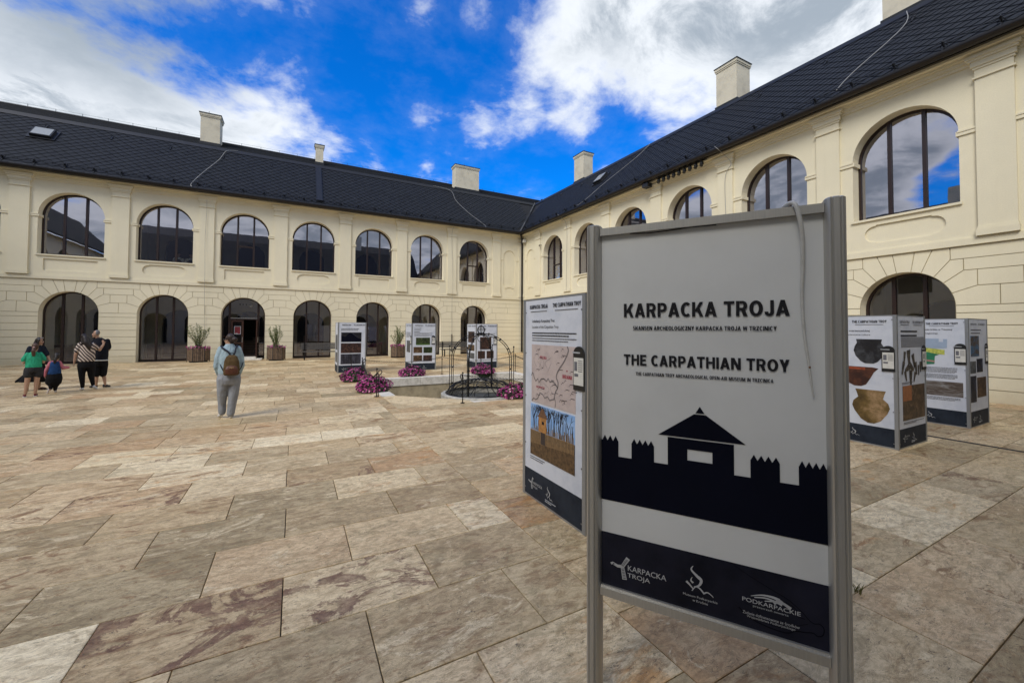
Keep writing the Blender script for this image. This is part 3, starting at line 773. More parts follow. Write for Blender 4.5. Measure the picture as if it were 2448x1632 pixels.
# ---- roofs
EV_D, EV_Z, BK_D, BK_Z, RD_D, RD_Z = .46, 9.08, -2.75, 12.50, -5.3, 13.88
def roofs(M, root, length, other_first):
    # the two wings meet in a valley on the diagonal: at depth d the roof starts at s=d (mitre)
    def quad(mb, d0, z0, d1, z1): mb.add([M(d0, z0, d0), M(length, z0, d0), M(length, z1, d1), M(d1, z1, d1)], [(0, 1, 2, 3)])
    base = MB(); quad(base, EV_D, EV_Z-.03, BK_D, BK_Z-.03); quad(base, BK_D, BK_Z+.06, RD_D, RD_Z); 
    base.add([M(RD_D, RD_Z, RD_D), M(length, RD_Z, RD_D), M(length, 9, RD_D-5.5), M(-10.8, 9, RD_D-5.5)], [(0, 1, 2, 3)])
    ro = base.build('roof', [SLATE_BASE], root)
    L = math.hypot(EV_D-BK_D, BK_Z-EV_Z); us = ((BK_D-EV_D)/L, (BK_Z-EV_Z)/L); nrm = (us[1], -us[0])  # (d,z) outward normal
    def on(s, a, h): return M(s, EV_Z+us[1]*a+nrm[1]*h, EV_D+us[0]*a+nrm[0]*h)
    tiles = []; W2, H = .205, .20
    j = 0; a = .12
    while a < L-.10:
        s = (j % 2)*W2-1.0
        while s < length:
            dd = EV_D+us[0]*a
            if s > dd+.22: tiles.append((s, a))
            s += W2*2
        a += H; j += 1
    def dist(t_): return (Vector(on(t_[0], t_[1], 0))-CAM).length
    tiles.sort(key=dist)
    def vis(t_):
        p = px_of(*on(t_[0], t_[1], 0)); return p is not None and -30 < p[0] < 2480 and -30 < p[1] < 900
    vt = [t_ for t_ in tiles if vis(t_)]; ivt = [t_ for t_ in tiles if not vis(t_)]
    tj = random.Random(3)
    def tile(mb, s, a):
        e = .0065; w_ = W2-e; h = H-e; th = .012; k = tj.uniform(0, .006)
        P0 = [(s, a-h), (s+w_, a), (s, a+h), (s-w_, a)]; HH = [.030+k, .018, .004, .018]
        top = [on(x, y, q) for (x, y), q in zip(P0, HH)]; bot = [on(x, y, q-th) for (x, y), q in zip(P0, HH)]
        mb.add(top+bot, [(0, 1, 2, 3), (0, 4, 5, 1), (3, 7, 4, 0), (1, 5, 6, 2), (2, 6, 7, 3)])
    for t_ in vt[:290]:
        mb = MB(); tile(mb, *t_); mb.build('roof_tile', SLATE, ro)
    mb = MB()
    for t_ in vt[290:]+ivt: tile(mb, *t_)
    mb.build('roof_tiles_far', SLATE, ro, kind='stuff')
    # upper slope courses
    L2 = math.hypot(RD_D-BK_D, RD_Z-BK_Z); up = MB(); q = 0
    n_ = 16
    for q in range(n_):
        f0, f1 = q/n_, (q+1)/n_
        d0 = BK_D+(RD_D-BK_D)*f0; d1 = BK_D+(RD_D-BK_D)*f1; z0 = BK_Z+.07+(RD_Z-BK_Z-.07)*f0; z1 = BK_Z+.07+(RD_Z-BK_Z-.07)*f1
        up.add([M(d0, z0+.03, d0), M(length, z0+.03, d0), M(length, z1+.008, d1), M(d1, z1+.008, d1), M(d0, z0, d0), M(length, z0, d0)], [(0, 1, 2, 3), (4, 5, 1, 0)])
    up.build('roof_course', SLATE, ro)
    # metal flashing at the break, ridge cap, eaves apron
    fl = MB()
    for (d0, z0), (d1, z1) in (((BK_D+.10, BK_Z-.10), (BK_D-.04, BK_Z+.13)), ((BK_D-.04, BK_Z+.13), (BK_D-.22, BK_Z+.16))):
        fl.add([M(d0, z0, d0+.05), M(length, z0, d0+.05), M(length, z1, d1+.05), M(d1, z1, d1+.05)], [(0, 1, 2, 3)])
    fl.build('flashing', ZINC, ro)
    rc = MB(); rc.tube([M(RD_D, RD_Z+.02, RD_D), M(length, RD_Z+.02, RD_D)], .07, 8); rc.build('ridge_cap', ZINC, ro)
    ap = MB(); ap.add([on(.60, -.05, .012), on(length, -.05, .012), on(length, .10, .02), on(.60, .10, .02)], [(0, 1, 2, 3)]); ap.build('eaves_apron', ZINC, ro)
    # snow rail and guards
    sr = MB(); sr.tube([on(.7, .28, .09), on(length, .28, .09)], .012, 6); sr.tube([on(.7, .28, .16), on(length, .28, .16)], .012, 6); sr.build('snow_rail', ZINC, ro)
    s = 1.0
    while s < min(length, 30):
        for a_ in ((.28,) if int(s*10) % 4 else (.28,)):
            g1 = MB(); g1.box((s-.012, .05, .02), (s+.012, .5, .04), M=lambda x, y, z: on(x, y, z)); g1.tube([on(s-.07, .30, .03), on(s, .30, .17), on(s+.07, .30, .03)], .012, 5); g1.box((s-.012, .25, .03), (s+.012, .32, .20), M=lambda x, y, z: on(x, y, z))
            g1.build('snow_guard', ZINC, ro)
        s += 1.0
    s = 2.1
    while s < min(length, 30):
        g1 = MB(); g1.tube([on(s-.07, 3.8, .03), on(s, 3.8, .13), on(s+.07, 3.8, .03)], .012, 5); g1.box((s-.02, 3.6, .02), (s+.02, 4.0, .05), M=lambda x, y, z: on(x, y, z)); g1.build('snow_guard', ZINC, ro); s += 2.45
    # gutter + soffit
    gt = MB(); n = 10; pr = [(.54+.11*math.cos(PI*k/n+PI), 9.02+.12*math.sin(PI*k/n+PI)) for k in range(n+1)]
    pr = pr+[(x*1, z) for x, z in [(.65, 9.05), (.45, 9.05)]]
    v = []
    for dd, z in pr: v += [M(dd, z, dd), M(length, z, dd)]
    N = len(pr); gt.add(v, [(2*k, 2*k+1, 2*((k+1) % N)+1, 2*((k+1) % N)) for k in range(N)])
    autosmooth(gt.build('gutter', GUTTER, root))
    so = MB(); so.add([M(.0, 9.03, -.3), M(length, 9.03, -.3), M(length, 8.90, .46), M(.46, 8.90, .46), M(.46, 9.10, .46), M(length, 9.10, .46)], [(0, 1, 2, 3), (3, 2, 5, 4)]); so.build('eaves_board', GUTTER, root)
    rail = MB()
    s = 0
    while s < length:
        rail.tube([M(s, RD_Z+.05, RD_D), M(s, RD_Z+.22, RD_D)], .012, 4); s += 1.1
    rail.tube([M(RD_D, RD_Z+.2, RD_D), M(length, RD_Z+.2, RD_D)], .005, 4)
    rail.build('lightning_wire', ZINC, ro)
    return ro, on
roofA, onA = roofs(MA, rootA, 32.3, True)
roofB, onB = roofs(MBm, rootB, 29.7, False)
# valley flashing
vf = MB(); dz = .03
for a in (0, 1):
    o_ = .14
    P0 = Vector((-EV_D, -EV_D, EV_Z+.02)); P1 = Vector((-BK_D, -BK_D, BK_Z+.02)); up_ = Vector((0, 0, .045))
    e = Vector((-o_, 0, 0)) if a else Vector((0, -o_, 0))
    e1 = Vector((-o_, .0, 0)) if a else Vector((0, -o_, 0))
    vf.add([P0+up_*.3, P0+e+up_, P1+e1+up_, P1+up_*.3], [(0, 1, 2, 3)])
vf.build('valley_flashing', ZINC, roofA)

def chimney(M, root, s0, s1, dd0, dd1, z0, z1, rod=True):
    mb = MB(); f = lambda x, y, z: M(x, z, y)
    mb.box((s0, dd1, z0), (s1, dd0, z1-.02), M=f)
    ch = mb.build('chimney', CHIM, root)
    cp = MB(); cp.box((s0-.03, dd1-.03, z1-.22), (s1+.03, dd0+.03, z1-.15), M=f); cp.box((s0-.055, dd1-.055, z1-.15), (s1+.055, dd0+.055, z1-.02), M=f); cp.build('chimney_cap', CHIM, ch)
    tp = MB(); tp.box((s0-.085, dd1-.085, z1-.02), (s1+.085, dd0+.085, z1+.01), M=f); tp.build('cover_plate', ZINC, ch)
    fl = MB(); fl.box((s0-.05, dd1-.05, z0), (s1+.05, dd0+.05, BK_Z+(-dd0-2.75)*.54+.22), M=f); fl.build('chimney_flashing', ZINC, ch)
    if rod:
        r_ = MB(); r_.tube([M((s0+s1)/2+.15, z1, (dd0+dd1)/2), M((s0+s1)/2+.15, z1+.35, (dd0+dd1)/2)], .012, 5); r_.build('lightning_rod', ZINC, ch)
chimney(MA, rootA, 19.63, 20.60, -3.4, -4.35, 12.5, 14.84)
chimney(MA, rootA, 13.83, 14.30, -3.4, -3.9, 12.5, 14.27, False)
chimney(MA, rootA, 2.24, 4.26, -3.4, -4.2, 12.5, 14.92)
chimney(MBm, rootB, 2.37, 3.50, -3.1, -3.95, 12.3, 14.85)
chimney(MBm, rootB, 14.09, 15.15, -3.1, -4.15, 12.3, 14.84)
chimney(MBm, rootB, 20.6, 21.75, -3.1, -4.15, 12.3, 14.84)
# dark sheet-metal strip below the small chimney, skylights
mb = MB(); mb.box((14.02, .35, .02), (14.30, 4.55, .12), M=lambda x, y, z: onA(x, y, z)); mb.box((13.97, .3, .02), (14.02, 4.55, .07), M=lambda x, y, z: onA(x, y, z)); mb.box((14.30, .3, .02), (14.35, 4.55, .07), M=lambda x, y, z: onA(x, y, z)); mb.build('roof_duct', ZINC, roofA)
def skylight(on, ro, s0, s1, a0, a1):
    mb = MB(); mb.box((s0-.12, a0-.1, .02), (s1+.12, a1+.1, .07), M=on); mb.box((s0, a0, .07), (s1, a1, .20), M=on); k = mb.build('skylight', ZINC, ro)
    g1 = MB(); g1.box((s0+.05, a0+.05, .18), (s1-.05, a1-.05, .215), M=on); g1.build('skylight_pane', mat('skylight_glass', (.30, .31, .30), .15), k)
skylight(lambda x, y, z: onA(x, y, z), roofA, 26.1, 26.85, 2.6, 3.35)
skylight(lambda x, y, z: onB(x, y, z), roofB, 6.85, 7.6, 2.55, 3.35)
WIREM = mat('bare_wire', (.35, .34, .32), .5, metal=.3)
def wire(pts, parent, r=.012):
    mb = MB(); mb.tube(pts, r, 5); return mb.build('lightning_cable', WIREM, parent)
def smooth_pts(P_, n=6):
    P_ = [Vector(p) for p in P_]; out = []
    for i in range(len(P_)-1):
        p0 = P_[max(i-1, 0)]; p1 = P_[i]; p2 = P_[i+1]; p3 = P_[min(i+2, len(P_)-1)]
        for k in range(n):
            t_ = k/n; out.append(.5*((2*p1)+(-p0+p2)*t_+(2*p0-5*p1+4*p2-p3)*t_*t_+(-p0+3*p1-3*p2+p3)*t_**3))
    out.append(P_[-1]); return out
def on_roof(on, lst, h=.12): return smooth_pts([on(s, a, h) for s, a in lst])
def pix_A(px, py, d):   # pixel -> s,z on a plane parallel to the left facade
    r_ = ray(px, py); k = (-d-CAM.y)/r_.y; p = CAM+r_*k; return -p.x, p.z
wire(on_roof(onA, [(18.6, 4.7), (19.15, 4.45), (19.4, 3.2), (19.9, 1.6), (20.25, .25), (20.2, -.1)]), roofA)
wire(smooth_pts([MA(20.2, 9.0, .62), MA(19.7, 8.85, .2), MA(19.62, 8.3, .13), MA(19.66, 6.5, .13), MA(19.62, 4.5, .2), MA(19.64, 4.0, .1), MA(19.6, 1.6, .04), MA(19.62, .5, .04)]), rootA, .008)
wire(on_roof(onA, [(6.3, 4.7), (5.0, 4.4), (4.9, 3.0), (4.3, 1.5), (3.5, .25), (3.4, -.1)]), roofA)
wire(smooth_pts([MA(5.75, 8.9, .5), MA(5.78, 8.3, .13), MA(5.72, 6.0, .13), MA(5.75, 4.2, .2), MA(5.7, 3.0, .05), MA(5.7, .9, .05)]), rootA, .008)
mb = MB(); mb.tube([MA(5.7, 1.4, .06), MA(5.7, .2, .06)], .03, 6); mb.build('cable_duct', GUTTER, rootA)
wire([(-EV_D-.02, -EV_D-.02, EV_Z+.12), (-BK_D*.5-.1, -BK_D*.5+.0, (EV_Z+BK_Z)/2+.2), (-BK_D, -BK_D, BK_Z+.2)], roofA)
wire(on_roof(onB, [(10.2, 4.7), (9.9, 3.5), (8.6, 1.8), (7.9, .5), (7.4, .1)]), roofB)
wire(on_roof(onB, [(21.4, 4.6), (21.6, 3.2), (20.8, 1.2), (20.6, .3)]), roofB)
wire(smooth_pts([MBm(16.6, 9.12, .66), MBm(16.75, 8.95, .66), MBm(16.8, 8.75, .3), MBm(16.95, 8.4, .14), MBm(16.68, 7.9, .12), MBm(16.7, 6.0, .12), MBm(16.66, 4.3, .15)]), rootB, .009)
wire(smooth_pts([MBm(5.6, 9.12, .66), MBm(5.8, 8.95, .6), MBm(5.87, 8.4, .14), MBm(5.85, 6.0, .12), MBm(5.87, 4.3, .16)]), rootB, .009)
# downpipe in the corner
mb = MB(); mb.tube([(-.50, -.50, 9.0), (-.30, -.32, 8.75), (-.14, -.14, 8.45), (-.14, -.14, .06)], .062, 12)
for z in (8.3, 6.2, 4.2, 2.2, .6): mb.tube([(-.14, -.14, z), (-.14, -.14, z+.05)], .074, 12)
autosmooth(mb.build('downpipe', GUTTER, rootA))
# lamps row and camera under the right eaves
lr = empty('lamp_row', MBm(14.7, 8.86, .38)); tag(lr, 'row of nine small round black lamps under the right eaves', 'lamp row')
def ch(o, root): return child_at(o, root)
mb = MB(); mb.box((13.4, .30, 8.90), (16.0, .36, 8.95), M=lambda x, y, z: MBm(x, z, y)); ch(mb.build('bar', BLKPL, lr), lr)
for k in range(9):
    s = 13.55+k*.285; mb = MB(); mb.sphere(MBm(s, 8.76, .40), (.085, .085, .10), 10, 6); mb.tube([MBm(s, 8.92, .36), MBm(s, 8.78, .40)], .03, 6); mb.tube([MBm(s, 8.74, .40), MBm(s, 8.66, .44)], [.05, .075], 8)
    ch(mb.build('spotlight', BLKPL, lr), lr)
sb = empty('loudspeaker', MBm(12.8, 8.8, .35)); tag(sb, 'black box loudspeaker under the right eaves beside the lamp row', 'loudspeaker')
mb = MB(); mb.box((12.62, .22, 8.68), (12.98, .52, 8.86), M=lambda x, y, z: MBm(x, z, y)); ch(autosmooth(mb.build('case', BLKPL, sb)), sb)
mb = MB(); mb.box((12.76, .2, 8.86), (12.84, .4, 8.98), M=lambda x, y, z: MBm(x, z, y)); ch(mb.build('bracket', BLKPL, sb), sb)
cc = empty('security_camera', MBm(2.35, 7.6, .1)); tag(cc, 'small dark security camera on the right wing near the corner', 'camera')
mb = MB(); mb.tube([MBm(2.7, 7.75, .0), MBm(2.7, 7.72, .14)], .02, 6); ch(mb.build('arm', BLKPL, cc), cc)
mb = MB(); mb.tube([MBm(2.62, 7.74, .12), MBm(2.80, 7.68, .26)], .045, 10); ch(mb.build('camera_body', BLKPL, cc), cc)
mb = MB(); mb.box((.42, .06, 8.32), (.62, .26, 8.52), M=lambda x, y, z: MBm(x, z, y)); wl_ = mb.build('junction_box', mat('white_box', (.6, .58, .52), .6)); tag(wl_, 'small white box high in the courtyard corner under the gutter', 'junction box')

# ---- wings behind the photographer (seen in the window reflections)
def plain_wing(name, corner, ux, uy, length, label):
    """corner + ux*s, outward uy"""
    ux = Vector(ux); uy = Vector(uy); c0 = Vector(corner)
    M = lambda s, z, d: tuple(c0+ux*s+uy*d+Vector((0, 0, z)))
    root = empty(name); tag(root, label, 'building')
    wm = MB(); cs = [1.9+3.5*k+1.6 for k in range(int(length/3.5)-1)]
    for c in cs: holed(wm, M, rect(c-1.75, c+1.75, 0, 9.05), [(arch_outline(c, 1.15, 5.16, 7.0, 12), .3, True), (arch_outline(c, 1.0, .05, 2.4, 12), .3, True)])
    holed(wm, M, rect(0, cs[0]-1.75, 0, 9.05), []) if cs[0] > 1.8 else None
    wm.add([M(cs[-1]+1.75, 0, 0), M(length, 0, 0), M(length, 9.05, 0), M(cs[-1]+1.75, 9.05, 0)], [(0, 1, 2, 3)])
    wm.build('wall', STUCCO, root)
    for c in cs:
        for hw_, z0, zs in ((1.15, 5.16, 7.0), (1.0, .05, 2.4)):
            p = arch_outline(c, hw_, z0, zs, 12); q = MB(); tr = tessellate_polygon([[Vector((a, b, 0)) for a, b in p]]); q.add([M(a, b, -.2) for a, b in p], [tuple(k) for k in tr]); q.build('window', mat('dark_window', (.02, .022, .025), .1), root)
    rf = MB(); rf.add([M(0, 9.05, .5), M(length, 9.05, .5), M(length, 12.5, -2.7), M(0, 12.5, -2.7), M(0, 13.9, -5.3), M(length, 13.9, -5.3), M(0, 9, -10.5), M(length, 9, -10.5), M(0, 8.9, .5), M(length, 8.9, .5)], [(0, 1, 2, 3), (3, 2, 5, 4), (4, 5, 7, 6), (8, 9, 1, 0)]); rf.build('roof', SLATE, root)
    for s in (6, 15, 24):
        q = MB(); q.box((s, -4.2, 12.4), (s+1.1, -3.3, 14.8), M=lambda x, y, z: M(x, z, y)); q.build('chimney', CHIM, root)
plain_wing('museum_wing', (XW, YS, 0), (0, 1, 0), (1, 0, 0), 29.7, 'cream wing closing the courtyard on the far left, outside the picture')
plain_wing('museum_wing', (XW, YS, 0), (1, 0, 0), (0, 1, 0), 32.3, 'cream wing behind the photographer, seen only in window reflections')

# ------------------------------------------------------------------ entrance in the left wing
def box_part(name, a, b, m, parent, at=None):
    mb = MB(); mb.box(a, b); o = mb.build(name, m, parent)
    if at is not None: child_at(o, at)
    return o
DC = cA[4]
WOODF = mat('door_wood', (.045, .016, .010), .4, var=.3, scale=8)
d_ = -REV; fr = MB(); arch_frame(fr, MA, DC, 1.04, .14, 2.42, .075, d_-.04, d_+.05)
door = fr.build('doorway', FRAME, rootA); door['label'] = 'arched doorway with one leaf open onto a dark stair'
f3 = lambda x, y, z: MA(x, z, y)
for s in (DC-.68, DC+.68):
    mb = MB(); mb.box((s-.05, d_-.03, .14), (s+.05, d_+.08, zarch(DC, 1.02, 2.42, s)-.02), M=f3); mb.build('door_post', FRAME, door)
mb = MB(); mb.box((DC-.63, d_-.03, 2.22), (DC+.63, d_+.08, 2.31), M=f3); mb.build('transom', FRAME, door)
mb = MB(); mb.box((DC-.63, d_+.05, 2.28), (DC+.63, d_+.095, 2.32), M=f3); mb.build('transom_strip', mat('steel_strip', (.3, .3, .3), .4, metal=.6), door)
top = [(DC+.63-1.26*j/10, zarch(DC, 1.0, 2.42, DC+.63-1.26*j/10)) for j in range(11)]
p = [(DC-.63, 2.31), (DC+.63, 2.31)]+top; mb = MB(); tr = tessellate_polygon([[Vector((a, b, 0)) for a, b in p]]); mb.add([MA(a, b, d_) for a, b in p], [tuple(k) for k in tr]); mb.build('fanlight', GLASS, door)
for a, b in ((DC-.99, DC-.73), (DC+.73, DC+.99)):
    top = [(b-(b-a)*j/6, zarch(DC, 1.0, 2.42, b-(b-a)*j/6)) for j in range(7)]
    p = [(a, .18), (b, .18)]+top; mb = MB(); tr = tessellate_polygon([[Vector((x, y, 0)) for x, y in p]]); mb.add([MA(x, y, d_) for x, y in p], [tuple(k) for k in tr]); mb.build('side_pane', GLASS, door)
# closed leaf (left as seen: larger s)
lf = MB()
s0, s1 = DC+.02, DC+.62
for a, b, z0, z1 in ((s0, s0+.09, .15, 2.21), (s1-.09, s1, .15, 2.21), (s0+.09, s1-.09, 2.10, 2.21), (s0+.09, s1-.09, .15, .42), (s0+.09, s1-.09, .88, .95)): lf.box((a, d_-.03, z0), (b, d_+.035, z1), M=f3)
leaf = lf.build('door_leaf', WOODF, door)
mb = MB(); mb.box((s0+.09, d_-.01, .42), (s1-.09, d_+.0, .88), M=f3); mb.box((s0+.09, d_-.01, .95), (s1-.09, d_+.0, 2.10), M=f3); mb.build('leaf_pane', mat('dark_pane', (.008, .007, .007), .08), door)
mb = MB(); mb.box((DC+.17, d_+.005, 1.42), (DC+.44, d_+.02, 1.83), M=f3); po = mb.build('notice', mat('notice_red', (.16, .012, .02), .5, var=.5, scale=14), door)
mb = MB()
for a, b, z0, z1 in ((DC+.15, DC+.17, 1.40, 1.85), (DC+.44, DC+.46, 1.40, 1.85), (DC+.17, DC+.44, 1.40, 1.42), (DC+.17, DC+.44, 1.83, 1.85), (DC+.29, DC+.40, 1.43, 1.46)): mb.box((a, d_+.01, z0), (b, d_+.03, z1), M=f3)
mb.build('notice_frame', WHITEL, door)
mb = MB(); mb.tube([MA(s0+.045, .95, d_+.09), MA(s0+.045, 1.25, d_+.09)], .013, 6); mb.build('door_handle', ALU, door)
# open leaf, swung outwards at the right
lf = MB(); M2 = lambda x, y, z: (-(DC-.64)+y, REV-.04-x, z)
for a, b, z0, z1 in ((0, .09, .15, 2.21), (.51, .60, .15, 2.21), (.09, .51, 2.10, 2.21), (.09, .51, .15, .30), (.09, .51, .88, .95)): lf.box((a, -.02, z0), (b, .03, z1), M=M2)
lf.build('open_leaf', WOODF, door)
mb = MB(); mb.box((.09, .0, .30), (.51, .01, 2.10), M=M2); mb.build('open_pane', GLASS, door)
mb = MB(); mb.tube([M2(.55, .07, .95), M2(.55, .07, 1.25)], .013, 6); mb.build('door_handle', ALU, door)
# dark vestibule with wooden stair
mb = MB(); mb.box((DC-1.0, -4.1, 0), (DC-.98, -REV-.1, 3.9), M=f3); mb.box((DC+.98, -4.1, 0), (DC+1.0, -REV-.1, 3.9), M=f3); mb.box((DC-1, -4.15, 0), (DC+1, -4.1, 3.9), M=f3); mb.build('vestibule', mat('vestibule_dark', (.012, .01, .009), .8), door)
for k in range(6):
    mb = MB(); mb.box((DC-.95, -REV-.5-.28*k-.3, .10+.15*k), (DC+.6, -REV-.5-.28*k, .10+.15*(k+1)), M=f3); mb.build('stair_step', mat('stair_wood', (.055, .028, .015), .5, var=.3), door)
mb = MB()
for dx in (-.15, 0, .15): mb.sphere(MA(DC+.15+dx, 3.12, -1.3), (.05, .05, .045), 8, 5)
mb.build('ceiling_lamps', BLKPL, door)
mb = MB(); mb.sphere(MA(DC-.28, 3.06, -.9), .12, 14, 8); mb.build('globe_lamp', mat('lamp_globe', (.35, .34, .30), .4), door)
# outside steps
st = empty('entrance_steps', MA(DC, 0, .3)); tag(st, 'two low pale stone steps below the open museum door', 'steps')
for (a, b, dep, z0, z1) in ((DC-.66, DC+.95, .42, .07, .14), (DC-.95, DC+1.15, .85, 0.003, .07)):
    nseg = 3
    for k in range(nseg):
        q0 = a+(b-a)*k/nseg; q1 = a+(b-a)*(k+1)/nseg
        mb = MB(); mb.box((q0+.003, -REV+.02 if z0 > .05 else 0.0, z0), (q1-.003, dep, z1), M=f3); mb.r = [(.75, .1, .2)]*6
        ch(mb.build('step_stone', PITSTONE, st), st)

# ------------------------------------------------------------------ display columns (exhibition pillars)
SZ = 1.07
def mat_photo(name, stops, scale=3.0, seed=0.0, dist=1.5, stretch=(1, 1, 1)):
    m = bpy.data.materials.new(name); m.use_nodes = True; t = NT(m.node_tree); b = t.n['Principled BSDF']; b.inputs['Roughness'].default_value = .45
    P = geo_pos(t); V = t.node('ShaderNodeMapping', inp={0: P, 1: (seed, seed*.7, seed*.3), 3: stretch}).outputs[0]
    f = t.noise(V, scale, 8, .62, dist); g_ = t.noise(V, scale*5, 4, .7)
    v = t.math('ADD', t.math('MULTIPLY', f, .8), t.math('MULTIPLY', g_, .2))
    t.l.new(t.ramp(v, stops), b.inputs['Base Color']); MATS[name] = m; return m
PH_NIGHT = mat_photo('photo_dusk', [(.3, (0.0022, 0.0028, 0.0066)), (.5, (0.0066, 0.0066, 0.0121)), (.6, (0.0275, 0.0330, 0.0605)), (.75, (0.0660, 0.0825, 0.1540))], 3)
PH_WARM = mat_photo('photo_campfire', [(.3, (0.0050, 0.0025, 0.0025)), (.47, (0.0210, 0.0092, 0.0084)), (.57, (0.0672, 0.0294, 0.0210)), (.68, (0.1764, 0.1050, 0.0756)), (.8, (0.2520, 0.2100, 0.1764))], 9)
PH_SMOKE = mat_photo('photo_smoke', [(.3, (0.0030, 0.0030, 0.0060)), (.5, (0.0150, 0.0150, 0.0250)), (.66, (0.0800, 0.0800, 0.1100))], 4, stretch=(2, 2, .7))
PH_GREEN = mat_photo('photo_meadow', [(.3, (0.0050, 0.0060, 0.0040)), (.48, (0.0150, 0.0250, 0.0075)), (.58, (0.0500, 0.0700, 0.0200)), (.7, (0.1700, 0.1650, 0.1100))], 9)
PH_BROWN = mat_photo('photo_brown', [(.3, (0.0110, 0.0066, 0.0033)), (.48, (0.0550, 0.0303, 0.0138)), (.58, (0.1320, 0.0770, 0.0385)), (.7, (0.2200, 0.1650, 0.1100))], 8)
PH_GREY = mat_photo('photo_grey', [(.3, (0.0300, 0.0330, 0.0360)), (.5, (0.0780, 0.0840, 0.0900)), (.7, (0.1920, 0.2040, 0.2160))], 6)
PH_DIG = mat_photo('photo_dig', [(.3, (.03, .02, .015)), (.48, (.10, .075, .06)), (.6, (.22, .21, .2)), (.72, (.30, .30, .31))], 3, stretch=(1, 1, 5))
MAPBG = mat('map_paper', (.50, .42, .40), .6, var=.12, scale=7, dark=(.42, .35, .34))
class Face:
    """a printed face: u to the right as read, z up, d outwards"""
    def __init__(s, root, M): s.root = root; s.M = M; s.k = 0
    def put(s, mb, name, m):
        o = mb.build(name, m, s.root); child_at(o, s.root); return o
    def rect(s, name, u0, u1, z0, z1, m, d=.003):
        mb = MB(); mb.prism([(u0, z0), (u1, z0), (u1, z1), (u0, z1)], s.M, 0, d); return s.put(mb, name, m)
    def poly(s, name, pts, m, d=.004):
        mb = MB(); mb.prism(pts, s.M, 0.001, d); return s.put(mb, name, m)
    def text(s, body, u0, u1, z0, z1, m=INK, bold=.02, d=.0045):
        if all(c in GL for c in body) and bold >= .02: return child_at(caps_on(body, (u0, u1, z0, z1), s.M, m, s.root, d), s.root)
        o = text_on(body, (u0, u1, z0, z1), s.M, m, s.root, d, bold)
        if o: child_at(o, s.root)
        return o
    def lines(s, u0, u1, zt, n, pitch, h, m=INK2, seed=1, last=.6, d=.0042):
        r_ = random.Random(seed); mb = MB()
        for i in range(n):
            z = zt-i*pitch; u = u0; end = u0+(u1-u0)*(last if i == n-1 else 1)
            while u < end-.004:
                w_ = min(r_.uniform(.012, .05), end-u); mb.prism([(u, z), (u+w_, z), (u+w_, z+h), (u, z+h)], s.M, .001, d); u += w_+.006
        return s.put(mb, 'print_lines', m)
    def strip(s, mb, pts, w0, w1=None, d=.0045):
        w1 = w0 if w1 is None else w1; n = len(pts); L = []; Rr = []
        for i, (u, z) in enumerate(pts):
            a = Vector(pts[max(i-1, 0)]); b = Vector(pts[min(i+1, n-1)]); t_ = (b-a)
            if t_.length < 1e-9: t_ = Vector((1, 0))
            t_.normalize(); q = Vector((-t_.y, t_.x)); w_ = (w0+(w1-w0)*i/(n-1))/2
            L.append((u+q.x*w_, z+q.y*w_)); Rr.append((u-q.x*w_, z-q.y*w_))
        v = [s.M(a, b, d) for a, b in L]+[s.M(a, b, d) for a, b in Rr]
        mb.add(v, [(i, i+1, n+i+1, n+i) for i in range(n-1)])
def curve2(P_, n=8): return [(p.x, p.y) for p in smooth_pts([Vector((a, b, 0)) for a, b in P_], n)]
def flame_logo(F_, u, z, h, m, d=.005):
    k = h/.11; mb = MB()
    c = curve2([(.027, .107), (.020, .090), (.040, .070), (.058, .055), (.050, .032), (.030, .020)])
    n = len(c); pts = [(u+a*k, z+b*k) for a, b in c]
    half1 = pts[:n//2+1]; half2 = pts[n//2:]
    F_.strip(mb, half1, .002*k, .013*k, d); F_.strip(mb, half2, .013*k, .004*k, d)
    c = curve2([(.024, .060), (.018, .045), (.027, .036)]); F_.strip(mb, [(u+a*k, z+b*k) for a, b in c], .001*k, .009*k, d)
    F_.strip(mb, [(u+a*k, z+b*k) for a, b in [(.0, .036), (.012, .026), (.026, .012)]], .010*k, .004*k, d)
    c = curve2([(.022, .002), (.036, .022), (.052, .020), (.070, .002)]); F_.strip(mb, [(u+a*k, z+b*k) for a, b in c], .003*k, .007*k, d)
    c = curve2([(.068, .004), (.082, .012), (.098, .004), (.104, -.002)]); F_.strip(mb, [(u+a*k, z+b*k) for a, b in c], .006*k, .002*k, d)
    return F_.put(mb, 'flame_emblem', m)
def y_logo(F_, u, z, h, m, d=.005):
    k = h/.11; mb = MB()
    F_.strip(mb, [(u+a*k, z+b*k) for a, b in [(.062, .0), (.052, .055)]], .020*k, .016*k, d)
    F_.strip(mb, [(u+a*k, z+b*k) for a, b in [(.052, .055), (.078, .098)]], .015*k, .018*k, d)
    F_.strip(mb, [(u+a*k, z+b*k) for a, b in [(.052, .055), (.030, .052), (.008, .060), (.0, .055)]], .014*k, .010*k, d)
    o = F_.put(mb, 'bird_emblem', m)
    mb = MB(); 
    for i in range(7):
        a = i/7; F_.strip(mb, [(u+(.0615-.009*a-.006)*k, z+(.004+.046*a)*k), (u+(.0615-.009*a+.006)*k, z+(.008+.046*a)*k)], .0025*k, None, d+.0008)
        F_.strip(mb, [(u+(.053+.023*a-.005)*k, z+(.062+.034*a)*k), (u+(.053+.023*a+.005)*k, z+(.058+.034*a)*k)], .0025*k, None, d+.0008)
    F_.strip(mb, [(u+.010*k, z+.057*k), (u+.016*k, z+.058*k)], .005*k, None, d+.0008)
    F_.put(mb, 'emblem_pattern', NAVY)
    return o
